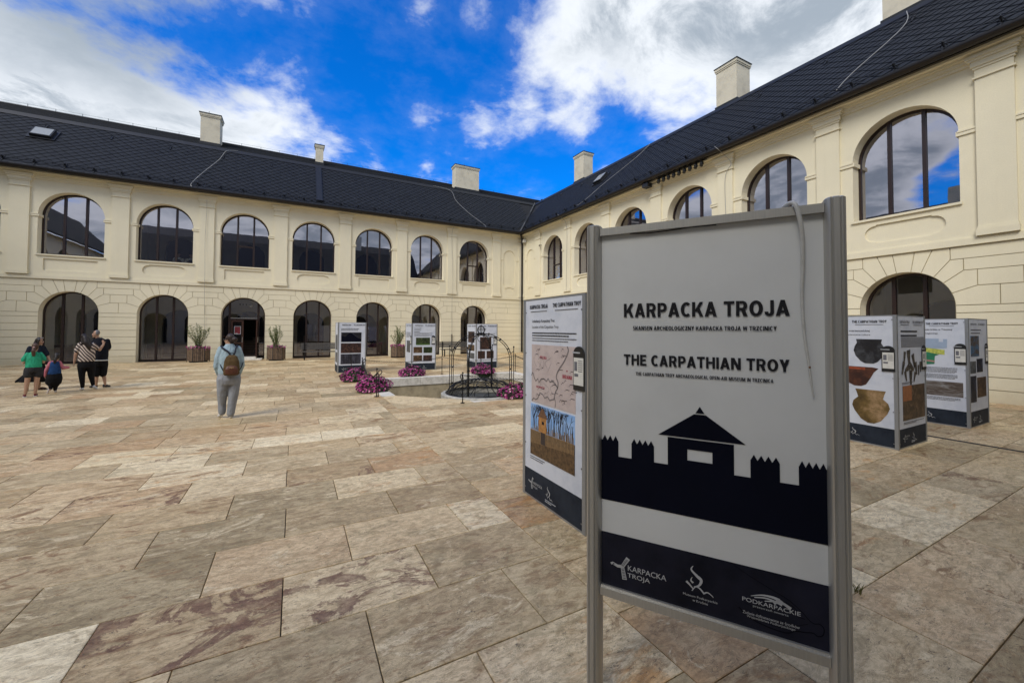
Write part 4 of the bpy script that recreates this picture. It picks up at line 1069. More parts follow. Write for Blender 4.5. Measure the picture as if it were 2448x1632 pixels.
def totem(x, y, label, rz=0.0, H=2.0):
    """near left bottom corner (x,y); faces: 'L' normal -X, 'R' normal -Y"""
    root = empty('display_column', (x, y, 0), rz); tag(root, label, 'display column')
    mb = MB(); c = .045
    for px_, py_ in ((0, 0), (SZ-c, 0), (0, SZ-c), (SZ-c, SZ-c)): mb.box((px_, py_, .0), (px_+c, py_+c, H))
    for z0, z1 in ((.0, .02), (H-.015, H)):
        mb.box((c, .004, z0), (SZ-c, .02, z1)); mb.box((c, SZ-.02, z0), (SZ-c, SZ-.004, z1)); mb.box((.004, c, z0), (.02, SZ-c, z1)); mb.box((SZ-.02, c, z0), (SZ-.004, SZ-c, z1))
    mb.build('frame', ALU2, root)
    faces = {}
    ML = lambda u, z, d: (.006-d, SZ-u, z)       # left face: reads from far (u=0) to near (u=SZ)
    MR = lambda u, z, d: (u, .006-d, z)          # right face: reads from left to right
    MBk = lambda u, z, d: (SZ-u, SZ-.006+d, z); MRt = lambda u, z, d: (SZ-.006+d, u, z)
    for nm, M in (('L', ML), ('R', MR), ('B', MBk), ('T', MRt)):
        mb = MB(); mb.prism([(c, .02), (SZ-c, .02), (SZ-c, H-.015), (c, H-.015)], M, -.01, 0); o = mb.build('panel', POSTER, root)
        F_ = Face(root, M); F_.put = lambda mb, name, m, _r=root: mb.build(name, m, _r)
        F_.text = (lambda body, u0, u1, z0, z1, m=INK, bold=.02, d=.0045, _M=M, _r=root: caps_on(body, (u0, u1, z0, z1), _M, m, _r, d) if (bold >= .02 and all(c in GL for c in body)) else text_on(body, (u0, u1, z0, z1), _M, m, _r, d, bold))
        F_.rect('foot_band', c, SZ-c, .02, .293, NAVYT, .002)
        faces[nm] = F_
    mb = MB(); mb.box((.02, .02, H-.04), (SZ-.02, SZ-.02, H-.025)); mb.build('lid', ALU2, root)
    return root, faces
def header(F_, full=True):
    F_.text('KARPACKA TROJA', .155, .495, 1.885, 1.925, INK, .03); F_.text('THE CARPATHIAN TROY', .585, 1.025, 1.885, 1.925, INK, .03)
    F_.rect('rule', .17, .47, 1.855, 1.861, INK2, .0045); F_.rect('rule', .62, .99, 1.855, 1.861, INK2, .0045)
def footer(F_):
    y_logo(F_, .155, .09, .12, WHITEL); F_.text('KARPACKA', .235, .40, .16, .185, WHITEL, .0); F_.text('TROJA', .235, .33, .12, .145, WHITEL, .0)
    flame_logo(F_, .50, .10, .12, WHITEL); F_.lines(.47, .66, .08, 2, .018, .008, WHITEL, 4)
def screws(F_):
    mb = MB()
    for z in (.08, .55, 1.05, 1.5, 1.93):
        for u in (.055, SZ-.055): mb.prism([(u-.006, z-.006), (u+.006, z-.006), (u+.006, z+.006), (u-.006, z+.006)], F_.M, 0, .006)
    F_.put(mb, 'screws', mat('screw_steel', (.25, .25, .26), .4, metal=.6))
holder_n = 0
def holder(root, M, u, z, label, w_=.155, h=.385):
    """black leaflet holder hung on a column face"""
    R_ = Matrix.Translation(root.location) @ Matrix.Rotation(root.rotation_euler.z, 4, 'Z')
    Mw = lambda a, b, d: tuple(R_ @ Vector(M(a, b, d)))
    e = empty('leaflet_holder', Mw(u, z, 0)); tag(e, label, 'leaflet holder', 'black leaflet holders hung on the display columns')
    hw = w_/2; arc = [(u+hw*math.cos(PI*k/12), z+h-hw*.9+hw*.9*math.sin(PI*k/12)) for k in range(13)]
    mb = MB(); mb.prism([(u-hw, z), (u+hw, z)]+arc, Mw, .004, .014, back=True); ch(mb.build('backing', BLKPL, e), e)
    mb = MB(); mb.prism([(u-hw+.012, z+.045), (u+hw-.01, z+.045), (u+hw-.01, z+h-.10), (u-hw+.012, z+h-.10)], Mw, .012, .018); ch(mb.build('sheet', PAPER, e), e)
    mb = MB(); mb.prism([(u-hw-.01, z+h-.062), (u+.02, z+h-.062), (u+.02, z+h-.050), (u-hw-.01, z+h-.050)], Mw, .012, .017); ch(mb.build('hook_slot', WHITEL, e), e)
    mb = MB(); rr = random.Random(int(abs(u*100)))
    mb.prism([(u-hw+.022, z+.17), (u-hw+.062, z+.17), (u-hw+.062, z+.25), (u-hw+.022, z+.25)], Mw, .018, .0195)
    for i in range(6): mb.prism([(u-.002, z+.255-i*.018), (u+hw-.02, z+.255-i*.018), (u+hw-.02, z+.261-i*.018), (u-.002, z+.261-i*.018)], Mw, .018, .0195)
    mb.prism([(u-hw+.022, z+.12), (u-.0, z+.12), (u-.0, z+.145), (u-hw+.022, z+.145)], Mw, .018, .0195)
    ch(mb.build('sheet_print', INK2, e), e)

# column 1: map and tower, close behind the sign.  left face u = y_far - y  (far edge y=-23.04)
T1, F1 = totem(-13.135, -24.11, 'tall white display column with a map and wooden tower photo, beside the sign', H=2.07)
FL = F1['L']; yf = -24.11+SZ
def U(y): return yf-y
screws(FL)
FL.text('KARPACKA TROJA', U(-23.176), U(-23.517), 1.966, 2.006, INK, .03); FL.text('THE CARPATHIAN TROY', U(-23.607), U(-24.045), 1.968, 2.006, INK, .03)
for z in (1.935,): FL.rect('rule', U(-23.193), U(-23.50), z, z+.006, INK2, .0045); FL.rect('rule', U(-23.641), U(-24.0), z, z+.006, INK2, .0045)
FL.text('Lokalizacja Karpackiej Troi', U(-23.222), U(-23.636), 1.817, 1.853, INK, .012); FL.text('Location of the Carpathian Troy', U(-23.221), U(-23.703), 1.757, 1.793, INK, .0)
FL.lines(U(-23.222), U(-23.979), 1.711, 2, .026, .010, INK, 3, .85); FL.lines(U(-23.222), U(-23.979), 1.659, 2, .024, .008, INK2, 6, .85)
FL.rect('map_sheet', U(-23.215), U(-23.969), 1.003, 1.597, MAPBG, .003)
mb = MB(); mp = lambda L_: [(U(a), b) for a, b in L_]
FL.strip(mb, curve2(mp([(-23.843, 1.596), (-23.862, 1.555), (-23.80, 1.46), (-23.70, 1.36), (-23.672, 1.298), (-23.70, 1.25), (-23.694, 1.198)]), 4), .016, None, .0046)
FL.strip(mb, mp([(-23.694, 1.198), (-23.64, 1.24), (-23.60, 1.25), (-23.56, 1.24), (-23.53, 1.27), (-23.50, 1.24), (-23.45, 1.26), (-23.40, 1.25), (-23.36, 1.21), (-23.34, 1.25), (-23.30, 1.22), (-23.27, 1.25), (-23.25, 1.29), (-23.232, 1.303), (-23.216, 1.27)]), .015, None, .0046)
FL.strip(mb, mp([(-23.694, 1.198), (-23.66, 1.16), (-23.63, 1.08), (-23.60, 1.075), (-23.56, 1.06), (-23.52, 1.09), (-23.47, 1.07), (-23.43, 1.10), (-23.38, 1.11), (-23.34, 1.05), (-23.30, 1.03), (-23.26, 1.04), (-23.22, 1.01)]), .014, None, .0046)
FL.strip(mb, mp([(-23.64, 1.10), (-23.66, 1.05), (-23.65, 1.01)]), .010, None, .0046)
FL.put(mb, 'map_borders', mat('map_border', (.18, .16, .16), .6))
mb = MB(); rr = random.Random(4)
for i in range(34):
    a = rr.uniform(-23.93, -23.25); b = rr.uniform(1.04, 1.57); l = rr.uniform(.02, .07); FL.strip(mb, [(U(a), b), (U(a-l), b+rr.uniform(-.003, .003))], .006, None, .0048)
    FL.strip(mb, [(U(a)-.012, b-.014), (U(a)-.004, b-.014)], .008, None, .0048)
for i in range(10):
    a = rr.uniform(-23.9, -23.3); b = rr.uniform(1.1, 1.5); FL.strip(mb, curve2([(U(a), b), (U(a)+rr.uniform(-.06, .06), b+.05), (U(a)+rr.uniform(-.08, .08), b+.1)], 4), .002, None, .0046)
FL.put(mb, 'map_marks', mat('map_ink', (.07, .06, .07), .6))
MR_ = mat('map_red', (.32, .02, .05), .6)
FL.text('POLSKA', U(-23.38), U(-23.50), 1.455, 1.485, MR_, .03); FL.text('UKRAINA', U(-23.77), U(-23.92), 1.30, 1.335, MR_, .03); FL.text('SŁOWACJA', U(-23.31), U(-23.47), 1.15, 1.178, MR_, .03)
mb = MB(); FL.strip(mb, [(U(-23.835), 1.372), (U(-23.85), 1.372)], .014, None, .005); FL.put(mb, 'map_dot', MR_)
# tower photograph
a0, a1, z0, z1 = U(-23.198), U(-23.959), .458, .982
FL.rect('photo_sky', a0, a1, z0, z1, mat_photo('photo_sky_blue', [(.3, (.16, .36, .72)), (.6, (.32, .50, .80)), (.8, (.5, .62, .8))], 3), .003)
TW = mat('photo_logs', (.42, .20, .06), .6, var=.4, scale=30); PB = mat('photo_trunk', (.045, .032, .028), .7, var=.3, scale=20); PG = mat('photo_earth', (.12, .07, .03), .8, var=.7, scale=25); PP = mat('photo_palisade', (.27, .17, .08), .7, var=.5, scale=40)
mb = MB(); rr = random.Random(9)
def twig(u, z, ang, l, w_, dep):
    e = (u+math.cos(ang)*l, z+math.sin(ang)*l)
    if not (a0 < e[0] < a1 and e[1] < z1): return
    FL.strip(mb, [(u, z), e], w_, w_*.6, .0044)
    if dep: 
        for _ in range(3): twig(*e, ang+rr.uniform(-.6, .6), l*.72, w_*.6, dep-1)
for i in range(34):
    u = a0+.05+(a1-a0-.06)*i/33+rr.uniform(-.01, .01); twig(u, z0+.27, PI/2+rr.uniform(-.15, .15), rr.uniform(.10, .17), .010, 4)
FL.put(mb, 'photo_trees', PB)
FL.poly('photo_ground', [(a0, z0), (a1, z0), (a1, z0+.21), (a0+.35, z0+.20), (a0, z0+.17)], PG, .0048)
FL.poly('photo_fence_back', [(a0, z0+.15), (a1, z0+.19), (a1, z0+.27), (a0, z0+.25)], mat('photo_fence_brown', (.10, .065, .035), .8, var=.4, scale=30), .0046)  # dark brown print filling the gaps behind the palisade
mb = MB()
for i in range(34):
    u = a0+.02+(a1-a0-.04)*i/33; zb = z0+.12+.06*(i/33); FL.strip(mb, [(u, zb), (u, zb+.17+rr.uniform(-.02, .02))], .012, .009, .0052)
FL.strip(mb, [(a0, z0+.25), (a1, z0+.27)], .006, None, .0056)
FL.put(mb, 'photo_palisade', PP)
FL.poly('photo_tower', [(U(-23.36), .72), (U(-23.50), .72), (U(-23.50), .87), (U(-23.36), .87)], TW, .0058)
FL.poly('photo_tower_roof', [(U(-23.335), .865), (U(-23.525), .865), (U(-23.44), .955), (U(-23.42), .955)], mat('photo_roof', (.16, .08, .04), .7, var=.3, scale=40), .0062)
FL.poly('photo_tower_window', [(U(-23.42), .80), (U(-23.46), .80), (U(-23.46), .83), (U(-23.42), .83)], INK, .0062)
FL.poly('photo_tower_leg', [(U(-23.40), .60), (U(-23.48), .60), (U(-23.48), .72), (U(-23.40), .72)], PB, .0058)
FL.lines(U(-23.195), U(-23.466), .43, 2, .02, .007, INK2, 8, .9)
y_logo(FL, U(-23.16), .10, .13, WHITEL); FL.text('KARPACKA', U(-23.235), U(-23.425), .155, .183, WHITEL, 0); FL.text('TROJA', U(-23.235), U(-23.34), .115, .143, WHITEL, 0)
flame_logo(FL, U(-23.50), .10, .12, WHITEL); FL.lines(U(-23.48), U(-23.66), .075, 2, .016, .007, WHITEL, 4)
holder(T1, FL.M, U(-24.027), 1.22, 'black leaflet holder hung on the map column beside the sign')

# pot silhouettes
def pot(F_, cu, z0, z1, prof, m):
    H_ = z1-z0; pts = [(cu+r_*H_, z0+t_*H_) for r_, t_ in prof]+[(cu-r_*H_, z0+t_*H_) for r_, t_ in prof[::-1]]
    F_.poly('pot_picture', pts, m, .0045)
def mat_pot(name, c0, c1, c2, seed):
    return mat_photo(name, [(.32, c0), (.5, c1), (.66, c2)], 4, seed, .4)
# column 5 (front right, pots)
T5, F5 = totem(-7.455, -24.285, 'white display column with three pictures of ancient pots, right of the sign')
FL = F5['L']; yf5 = -24.285+SZ; U5 = lambda y: yf5-y
screws(FL)
FL.text('KARPACKA TROJA', .155, .46, 1.885, 1.925, INK, .03); FL.text('THE CARPATHIAN TROY', U5(-23.739), U5(-24.172), 1.885, 1.925, INK, .03)
FL.rect('rule', U5(-23.78), U5(-24.13), 1.855, 1.861, INK2, .0045)
FL.text('y mierzanowickiej', U5(-23.67), U5(-23.965), 1.738, 1.775, INK, .01); FL.text('erzanowice culture', U5(-23.67), U5(-23.97), 1.688, 1.712, INK, .0)
POT1 = mat_pot('pot_black', (.006, .006, .008), (.012, .012, .015), (.07, .075, .085), 1); POT2 = mat_pot('pot_redbrown', (.015, .006, .005), (.045, .015, .010), (.14, .045, .02), 2); POT3 = mat_pot('pot_ochre', (.05, .03, .008), (.16, .10, .03), (.40, .26, .14), 3)
pot(FL, U5(-23.95), 1.255, 1.63, [(.14, 0), (.28, .08), (.45, .30), (.52, .52), (.48, .70), (.40, .85), (.43, 1)], POT1)
pot(FL, U5(-23.80), .893, 1.205, [(.14, 0), (.34, .1), (.52, .42), (.66, .72), (.84, .93), (.60, .97)], POT2)
pot(FL, U5(-23.957), .335, .845, [(.08, 0), (.24, .10), (.40, .34), (.455, .50), (.42, .64), (.30, .76), (.33, .88), (.37, 1)], POT3)
FL.rect('pot_rim_red', U5(-23.60), U5(-23.90), 1.15, 1.19, mat('pot_rim', (.30, .06, .02), .6, var=.4, scale=20), .0049)
flame_logo(FL, U5(-23.70), .11, .12, WHITEL)
holder(T5, FL.M, U5(-24.183), 1.15, 'black leaflet holder on the bright face of the pots column')
FR = F5['R']; X0 = -7.455; xr = lambda x: x-X0; screws(FR)
FR.text('KARPACKA TROJA', xr(-7.332), xr(-6.98), 1.88, 1.92, INK2, .03); FR.text('THE CARPATHIAN TROY', xr(-6.868), xr(-6.45), 1.88, 1.92, INK2, .03)
FR.rect('rule', .16, .45, 1.852, 1.858, INK2, .0045); FR.rect('rule', .62, .96, 1.852, 1.858, INK2, .0045)
FR.lines(xr(-7.303), xr(-6.70), 1.745, 2, .065, .022, INK, 31, .98); FR.lines(xr(-7.297), xr(-6.43), 1.66, 9, .018, .007, INK2, 12, .9)
mb = MB(); rr = random.Random(8)
AXE = mat_photo('stone_axes', [(.3, (.01, .009, .008)), (.5, (.05, .04, .03)), (.65, (.20, .16, .12))], 14)
for (u, z, l, w_, an) in ((.26, 1.34, .22, .07, 1.4), (.42, 1.36, .22, .12, 1.7), (.60, 1.30, .22, .09, 1.9), (.20, 1.20, .20, .08, 1.2), (.36, 1.19, .17, .10, .4), (.52, 1.20, .17, .10, 2.6), (.68, 1.18, .20, .08, 1.8), (.78, 1.15, .16, .06, 1.6), (.48, 1.05, .22, .11, 1.55), (.30, 1.08, .16, .07, 1.9), (.62, 1.05, .16, .07, 1.2), (.86, 1.20, .16, .08, 1.5)):
    FR.strip(mb, [(u-math.cos(an)*l/2, z-math.sin(an)*l/2), (u, z), (u+math.cos(an)*l/2, z+math.sin(an)*l/2)], w_*.5, w_*1.1, .005+rr.random()*.002)
FR.put(mb, 'axe_picture', AXE)
FR.rect('photo', xr(-7.27), xr(-6.45), .41, .93, PH_BROWN, .004); FR.rect('photo_wall', xr(-7.27), xr(-6.95), .70, .93, mat('photo_orange', (.34, .13, .05), .6, var=.3, scale=12), .0046); FR.lines(xr(-7.29), xr(-6.9), .975, 2, .018, .007, INK2, 5); FR.lines(xr(-7.25), xr(-6.5), .375, 2, .02, .008, INK2, 7)
footer(FR); holder(T5, FR.M, xr(-6.47), 1.15, 'black leaflet holder on the shaded face of the pots column, near its edge')
# column 6 (rear right)
T6, F6 = totem(-4.53, -24.32, 'white display column with a landscape chart, rearmost on the right')
FL = F6['L']; yf6 = -24.32+SZ; U6 = lambda y: yf6-y; screws(FL)
FL.text('KARPACKA TROJA', .155, .44, 1.885, 1.925, INK, .03); FL.text('THE CARPATHIAN TROY', U6(-23.755), U6(-24.19), 1.888, 1.926, INK, .03)
FL.rect('rule', U6(-23.80), U6(-24.14), 1.858, 1.864, INK2, .0045)
FL.text('epoki brązu w Trzcinicy', U6(-23.72), U6(-24.118), 1.772, 1.812, INK, .01); FL.text('n beginnings', U6(-23.72), U6(-23.92), 1.70, 1.738, INK, .0)
FL.poly('chart_sky', [(.30, 1.40), (U6(-24.041), 1.449), (U6(-24.044), 1.615), (U6(-23.99), 1.615), (U6(-23.99), 1.56), (U6(-23.93), 1.56), (U6(-23.93), 1.62), (.30, 1.62)], mat('chart_blue', (.32, .40, .52), .6, var=.1), .004)
FL.poly('chart_yellow', [(.30, 1.32), (.55, 1.34), (U6(-24.007), 1.32), (U6(-24.007), 1.41), (.30, 1.47)], mat('chart_yellow', (.50, .52, .10), .6, var=.5, scale=25, dark=(.12, .22, .04)), .0046)
FL.poly('chart_green', [(.30, 1.10), (U6(-23.866), 1.138), (U6(-23.874), 1.29), (U6(-23.93), 1.32), (.30, 1.42)], mat('chart_green', (.02, .18, .09), .6, var=.3, scale=12), .0052)
FL.poly('chart_red', [(.30, 1.20), (U6(-23.87), 1.17), (U6(-23.87), 1.20), (.30, 1.25)], mat('chart_red', (.35, .20, .16), .6), .0058)
FL.lines(.20, U6(-24.169), 1.07, 5, .022, .009, INK2, 3, .95); FL.lines(.20, U6(-24.169), .94, 4, .022, .009, INK2, 4, .95)
FL.rect('photo', .18, U6(-24.238), .546, .816, PH_DIG, .004); FL.lines(.20, .95, .51, 3, .022, .009, INK2, 5, .9)
flame_logo(FL, U6(-23.75), .11, .12, WHITEL)
holder(T6, FL.M, U6(-24.213), 1.15, 'black leaflet holder on the bright face of the chart column')
FR = F6['R']; FR.text('KARPACKA TROJA', .14, .45, 1.88, 1.915, INK2, .03); FR.text('THE CARPATHIAN TROY', .55, .92, 1.88, 1.915, INK2, .03); FR.lines(.15, .7, 1.78, 2, .06, .02, INK2, 3, .9)
PHB = mat_photo('photo_hut', [(.3, (.02, .015, .01)), (.45, (.10, .07, .05)), (.55, (.05, .12, .22)), (.7, (.12, .28, .45))], 4, stretch=(1, 1, 2))
for a, b, c_, d2, mm in ((.12, .57, 1.30, 1.68, PHB), (.08, .38, .99, 1.21, PH_GREY), (.43, .76, 1.0, 1.25, PH_NIGHT), (.08, .38, .46, .94, PH_NIGHT), (.43, .93, .53, .90, PH_BROWN)): FR.rect('photo', a, b, c_, d2, mm, .004)
footer(FR); holder(T6, FR.M, .97, 1.15, 'black leaflet holder on the shaded face of the chart column')
# column 2 (left rear, three photos)
T2, F2 = totem(-13.85, -9.62, 'white display column with three stacked dark photos, leftmost of the rear columns')
FR = F2['R']; header(FR)
FR.lines(.12, .80, 1.735, 1, .06, .022, INK, 31, .98); FR.lines(.12, .76, 1.675, 1, .06, .022, INK, 12, .98)
FR.rect('photo', .125, .885, 1.222, 1.602, PH_NIGHT, .004); FR.rect('photo', .12, .88, .782, 1.172, PH_WARM, .004); FR.rect('photo', .118, .87, .344, .745, PH_SMOKE, .004)
FR.poly('photo_roof', [(.125, 1.222), (.885, 1.222), (.885, 1.33), (.74, 1.38), (.52, 1.56), (.42, 1.57), (.28, 1.43), (.125, 1.46)], NAVY, .0046)
FR.poly('photo_tree', [(.78, 1.602), (.885, 1.602), (.885, 1.47), (.83, 1.50)], INK, .0046)
footer(FR); FL = F2['L']; FL.rect('photo', .2, .9, .9, 1.5, PH_GREY, .004); FL.rect('photo', .2, .9, .4, .8, PH_GREY, .004)
# column 3
T3, F3 = totem(-11.0, -9.85, 'white display column with five photos, between the leftmost column and the well')
FR = F3['R']; header(FR); FR.lines(.12, .42, 1.76, 1, .06, .02, INK, 3, .98); FR.lines(.12, .40, 1.69, 1, .06, .02, INK, 4, .98); FR.lines(.12, .35, 1.62, 1, .06, .02, INK, 5, .98)
FR.lines(.12, .9, 1.575, 3, .02, .008, INK2, 6, .8); FR.lines(.12, .9, 1.49, 3, .02, .008, INK2, 7, .8)
FR.rect('photo', .19, .80, 1.07, 1.385, PH_GREEN, .004); FR.rect('photo', .09, .46, .74, .99, PH_BROWN, .004); FR.rect('photo', .52, .90, .73, .98, PH_GREEN, .004); FR.rect('photo', .085, .46, .39, .635, PH_BROWN, .004); FR.rect('photo', .51, .895, .375, .63, PH_WARM, .004)
FR.rect('photo_grass', .19, .80, 1.07, 1.13, mat('photo_lawn', (.06, .12, .02), .7, var=.3, scale=20), .0046)
footer(FR); FL = F3['L']; header(FL); FL.rect('photo', .25, .85, .75, 1.25, PH_GREY, .004); FL.lines(.15, .9, 1.6, 8, .03, .012, INK2, 2)
holder(T3, FR.M, .945, 1.09, 'black leaflet holder on the five photo column')
holder(T3, FL.M, .97, 1.09, 'black leaflet holder on the narrow side of the five photo column')
# column 4 (behind the well)
T4, F4 = totem(-8.23, -10.25, 'white display column partly hidden behind the wrought iron well canopy')
FR = F4['R']; header(FR); FR.lines(.12, .5, 1.76, 2, .06, .02, INK, 3, .98); FR.lines(.25, .95, 1.55, 3, .02, .008, INK2, 6, .8)
FR.rect('photo', .20, .76, .85, 1.40, PH_WARM, .004); FR.rect('photo', .10, .45, .44, .78, PH_WARM, .004); FR.rect('photo', .53, .88, .44, .78, PH_WARM, .004)
footer(FR); FL = F4['L']; header(FL); FL.rect('photo', .15, .9, 1.15, 1.65, PH_WARM, .004); FL.rect('photo', .15, .9, .78, 1.05, PH_BROWN, .004); FL.rect('photo', .35, .9, .42, .68, PH_GREY, .004)
holder(T4, FR.M, .945, 1.05, 'black leaflet holder on the column behind the well')

# ------------------------------------------------------------------ the big sign
P1 = Vector((-14.0545, -25.3369, 0)); ud = Vector((.55065, -.83474, 0)).normalized(); nd = Vector((ud.y, -ud.x, 0))
if nd.dot(CAM-P1) < 0: nd = -nd
SGN = empty('information_sign', P1+ud*.464); tag(SGN, 'large grey KARPACKA TROJA sign board between two aluminium posts in the foreground', 'sign')
MS = lambda u, z, d: tuple(P1+ud*u+nd*d+Vector((0, 0, z)))
def sput(mb, name, m, smooth=False):
    o = mb.build(name, m, SGN, smooth); return child_at(o, SGN)
for u in (0.0, .928):
    mb = MB(); r1, r2 = .034, .052; prof = []
    n = 40
    for k in range(n):
        a = 2*PI*k/n; cx = math.copysign(abs(math.cos(a))**.75, math.cos(a)); sx = math.copysign(abs(math.sin(a))**.75, math.sin(a)); q = 1.0
        if k in (8, 12, 28, 32): q = .87
        prof.append((u+r1*cx*q, r2*sx*q-.005))
    v = [MS(a, 0.006, b) for a, b in prof]+[MS(a, 2.247, b) for a, b in prof]
    mb.add(v, [(k, (k+1) % n, n+(k+1) % n, n+k) for k in range(n)]+[tuple(range(n, 2*n))])
    autosmooth(sput(mb, 'post', ALU), 30)
    mb = MB(); mb.add([MS(u+(a-u)*.97, 2.2475, b*.97) for a, b in prof]+[MS(u+(a-u)*.90, 2.251, b*.90) for a, b in prof], [(k, (k+1) % n, n+(k+1) % n, n+k) for k in range(n)]+[tuple(range(n, 2*n))]); sput(mb, 'post_cap', ALU)
    mb = MB(); mb.box((u-.05, -.062, 0.003), (u+.05, .062, .008), M=lambda a, b, z: MS(a, z, b)); sput(mb, 'foot_plate', ALU)
mb = MB(); mb.prism([(.033, 2.200), (.895, 2.200), (.895, 2.235), (.033, 2.235)], MS, -.03, .022, back=True); sput(mb, 'top_rail', ALU)
mb = MB(); mb.prism([(.033, .514), (.895, .514), (.895, .550), (.033, .550)], MS, -.03, .022, back=True); mb.prism([(.033, .550), (.895, .550), (.895, .558), (.033, .558)], MS, -.03, .012, back=True); sput(mb, 'bottom_rail', ALU)
mb = MB(); mb.prism([(.033, .556), (.895, .556), (.895, 2.204), (.033, 2.204)], MS, -.02, 0, back=True); sput(mb, 'board', SIGNG)
SF = Face(SGN, MS)
SF.text('KARPACKA TROJA', .141, .785, 1.810, 1.873, INK, .035)
SF.text('SKANSEN ARCHEOLOGICZNY KARPACKA TROJA W TRZCINICY', .182, .741, 1.7505, 1.7690, INK, .02)
SF.text('THE CARPATHIAN TROY', .140, .782, 1.5895, 1.638, INK, .035)
SF.text('THE CARPATHIAN TROY ARCHAEOLOGICAL OPEN-AIR MUSEUM IN TRZCINICA', .194, .728, 1.5440, 1.5585, INK, .02)
SF.poly('silhouette_peak', [(.444, 1.3955), (.479, 1.3955), (.461, 1.424)], NAVY, .0025)
SF.poly('silhouette_roof', [(.292, 1.286), (.630, 1.286), (.484, 1.390), (.438, 1.390)], NAVY, .0025)
def merl(a, b, zt, zv, n):
    p = []; w_ = (b-a)
    for i in range(n):
        c = a+w_*(i+.5)/n
        p += [(c-w_/n/2, zv), (c, zt)]
    return p+[(b, zv)]
fort = [(.034, .951)]+[(.034, 1.232)]+merl(.038, .114, 1.254, 1.229, 3)[0:]+[(.114, 1.160), (.174, 1.160)]+merl(.174, .273, 1.252, 1.229, 4)+[(.273, 1.159), (.331, 1.159), (.331, 1.2805), (.588, 1.2805), (.588, 1.157), (.646, 1.157)]+merl(.646, .746, 1.251, 1.228, 4)+[(.746, 1.156), (.807, 1.156)]+merl(.807, .8945, 1.251, 1.227, 4)+[(.8945, .950)]
hole = [(.411, 1.190), (.508, 1.190), (.508, 1.237), (.411, 1.237)]
loops = [[Vector((a, b, 0)) for a, b in fort], [Vector((a, b, 0)) for a, b in hole]]
flat = [p for l in loops for p in l]; mb = MB(); mb.add([MS(p.x, p.y, .0025) for p in flat], [tuple(k) for k in tessellate_polygon(loops)]); sput(mb, 'silhouette_fort', NAVY)
SF.rect('foot_band', .034, .8945, .559, .800, NAVY2, .0020)
LOGO = mat('logo_white', (.42, .43, .45), .5)
y_logo(SF, .079, .605, .112, LOGO, .004)
SF.text('KARPACKA', .157, .323, .650, .674, LOGO, .004, .004); SF.text('TROJA', .155, .254, .614, .640, LOGO, .004, .004)
flame_logo(SF, .404, .640, .110, LOGO, .004)
SF.text('Muzeum Podkarpackie', .391, .523, .613, .6255, LOGO, .0, .004); SF.text('w Krośnie', .428, .487, .599, .6105, LOGO, .0, .004)
SF.text('PODKARPACKIE', .613, .807, .661, .677, LOGO, .004, .004); SF.text('przestrzeń otwarta', .650, .768, .645, .6565, WHITEL, .0, .004)
SF.text('Zadanie dofinansowane ze środków', .614, .803, .612, .6245, LOGO, .0, .004); SF.text('Województwa Podkarpackiego', .628, .789, .598, .6095, LOGO, .0, .004)
mb = MB()
for (pts, w0, w1) in (([(.643, .688), (.68, .702), (.716, .705), (.74, .700)], .002, .012), ([(.655, .686), (.69, .694), (.72, .692), (.748, .684)], .004, .008), ([(.690, .682), (.72, .690), (.745, .694), (.776, .679)], .003, .012), ([(.72, .683), (.74, .698), (.755, .690), (.776, .679)], .012, .003)):
    SF.strip(mb, curve2(pts, 6), w0, w1, .004)
sput(mb, 'road_emblem', LOGO)
# dark relief drawing behind the right logo
RLF = mat('print_relief', (.003, .003, .007), .5, spec=.1)
mb = MB(); SF.strip(mb, curve2([(.58, .795), (.64, .765), (.71, .735), (.77, .71), (.81, .68), (.835, .655), (.85, .648), (.865, .652), (.878, .640), (.875, .615), (.86, .605), (.845, .612), (.82, .606), (.79, .60), (.76, .583), (.70, .585), (.64, .60), (.60, .63)], 6), .002, .005, .0032)
SF.strip(mb, curve2([(.62, .655), (.66, .64), (.70, .60), (.75, .60), (.80, .625), (.83, .64)], 6), .002, .002, .0032); SF.strip(mb, curve2([(.76, .70), (.79, .685), (.80, .66), (.82, .655)], 6), .002, .003, .0032)
sput(mb, 'relief_drawing', RLF)
mb = MB(); mb.tube([MS(.17, 2.2, .006), MS(.25, 2.192, .012), MS(.33, 2.194, .01), MS(.42, 2.2, .006), MS(.53, 2.199, .006)], .0025, 5); sput(mb, 'loose_seal', INK)
# hanging white cable over the top rail
cb = empty('white_cable', MS(.80, 2.24, .03)); tag(cb, 'white cable hanging over the top of the foreground sign', 'cable')
mb = MB(); P_ = smooth_pts([MS(.765, 2.20, -.045), MS(.765, 2.236, -.03), MS(.780, 2.250, 0), MS(.800, 2.246, .026), MS(.812, 2.205, .036), MS(.824, 2.122, .030), MS(.826, 2.0, .020), MS(.823, 1.897, .014), MS(.828, 1.76, .012), MS(.840, 1.646, .010), MS(.850, 1.55, .009), MS(.857, 1.498, .008)], 8)
nP = len(P_); mb.tube(P_, [.0085*(1-.0*i/nP)-.0060*max(0, (i/nP-.45))/.55 for i in range(nP)], 8)
ch(autosmooth(mb.build('cord', mat('cable_white', (.50, .50, .48), .45, var=.2, scale=14), cb), 60), cb)
mb = MB(); mb.sphere(MS(.8445, 1.612, .012), (.004, .004, .005), 8, 5); ch(mb.build('rust_spot', mat('rust', (.16, .07, .02), .8), cb), cb)
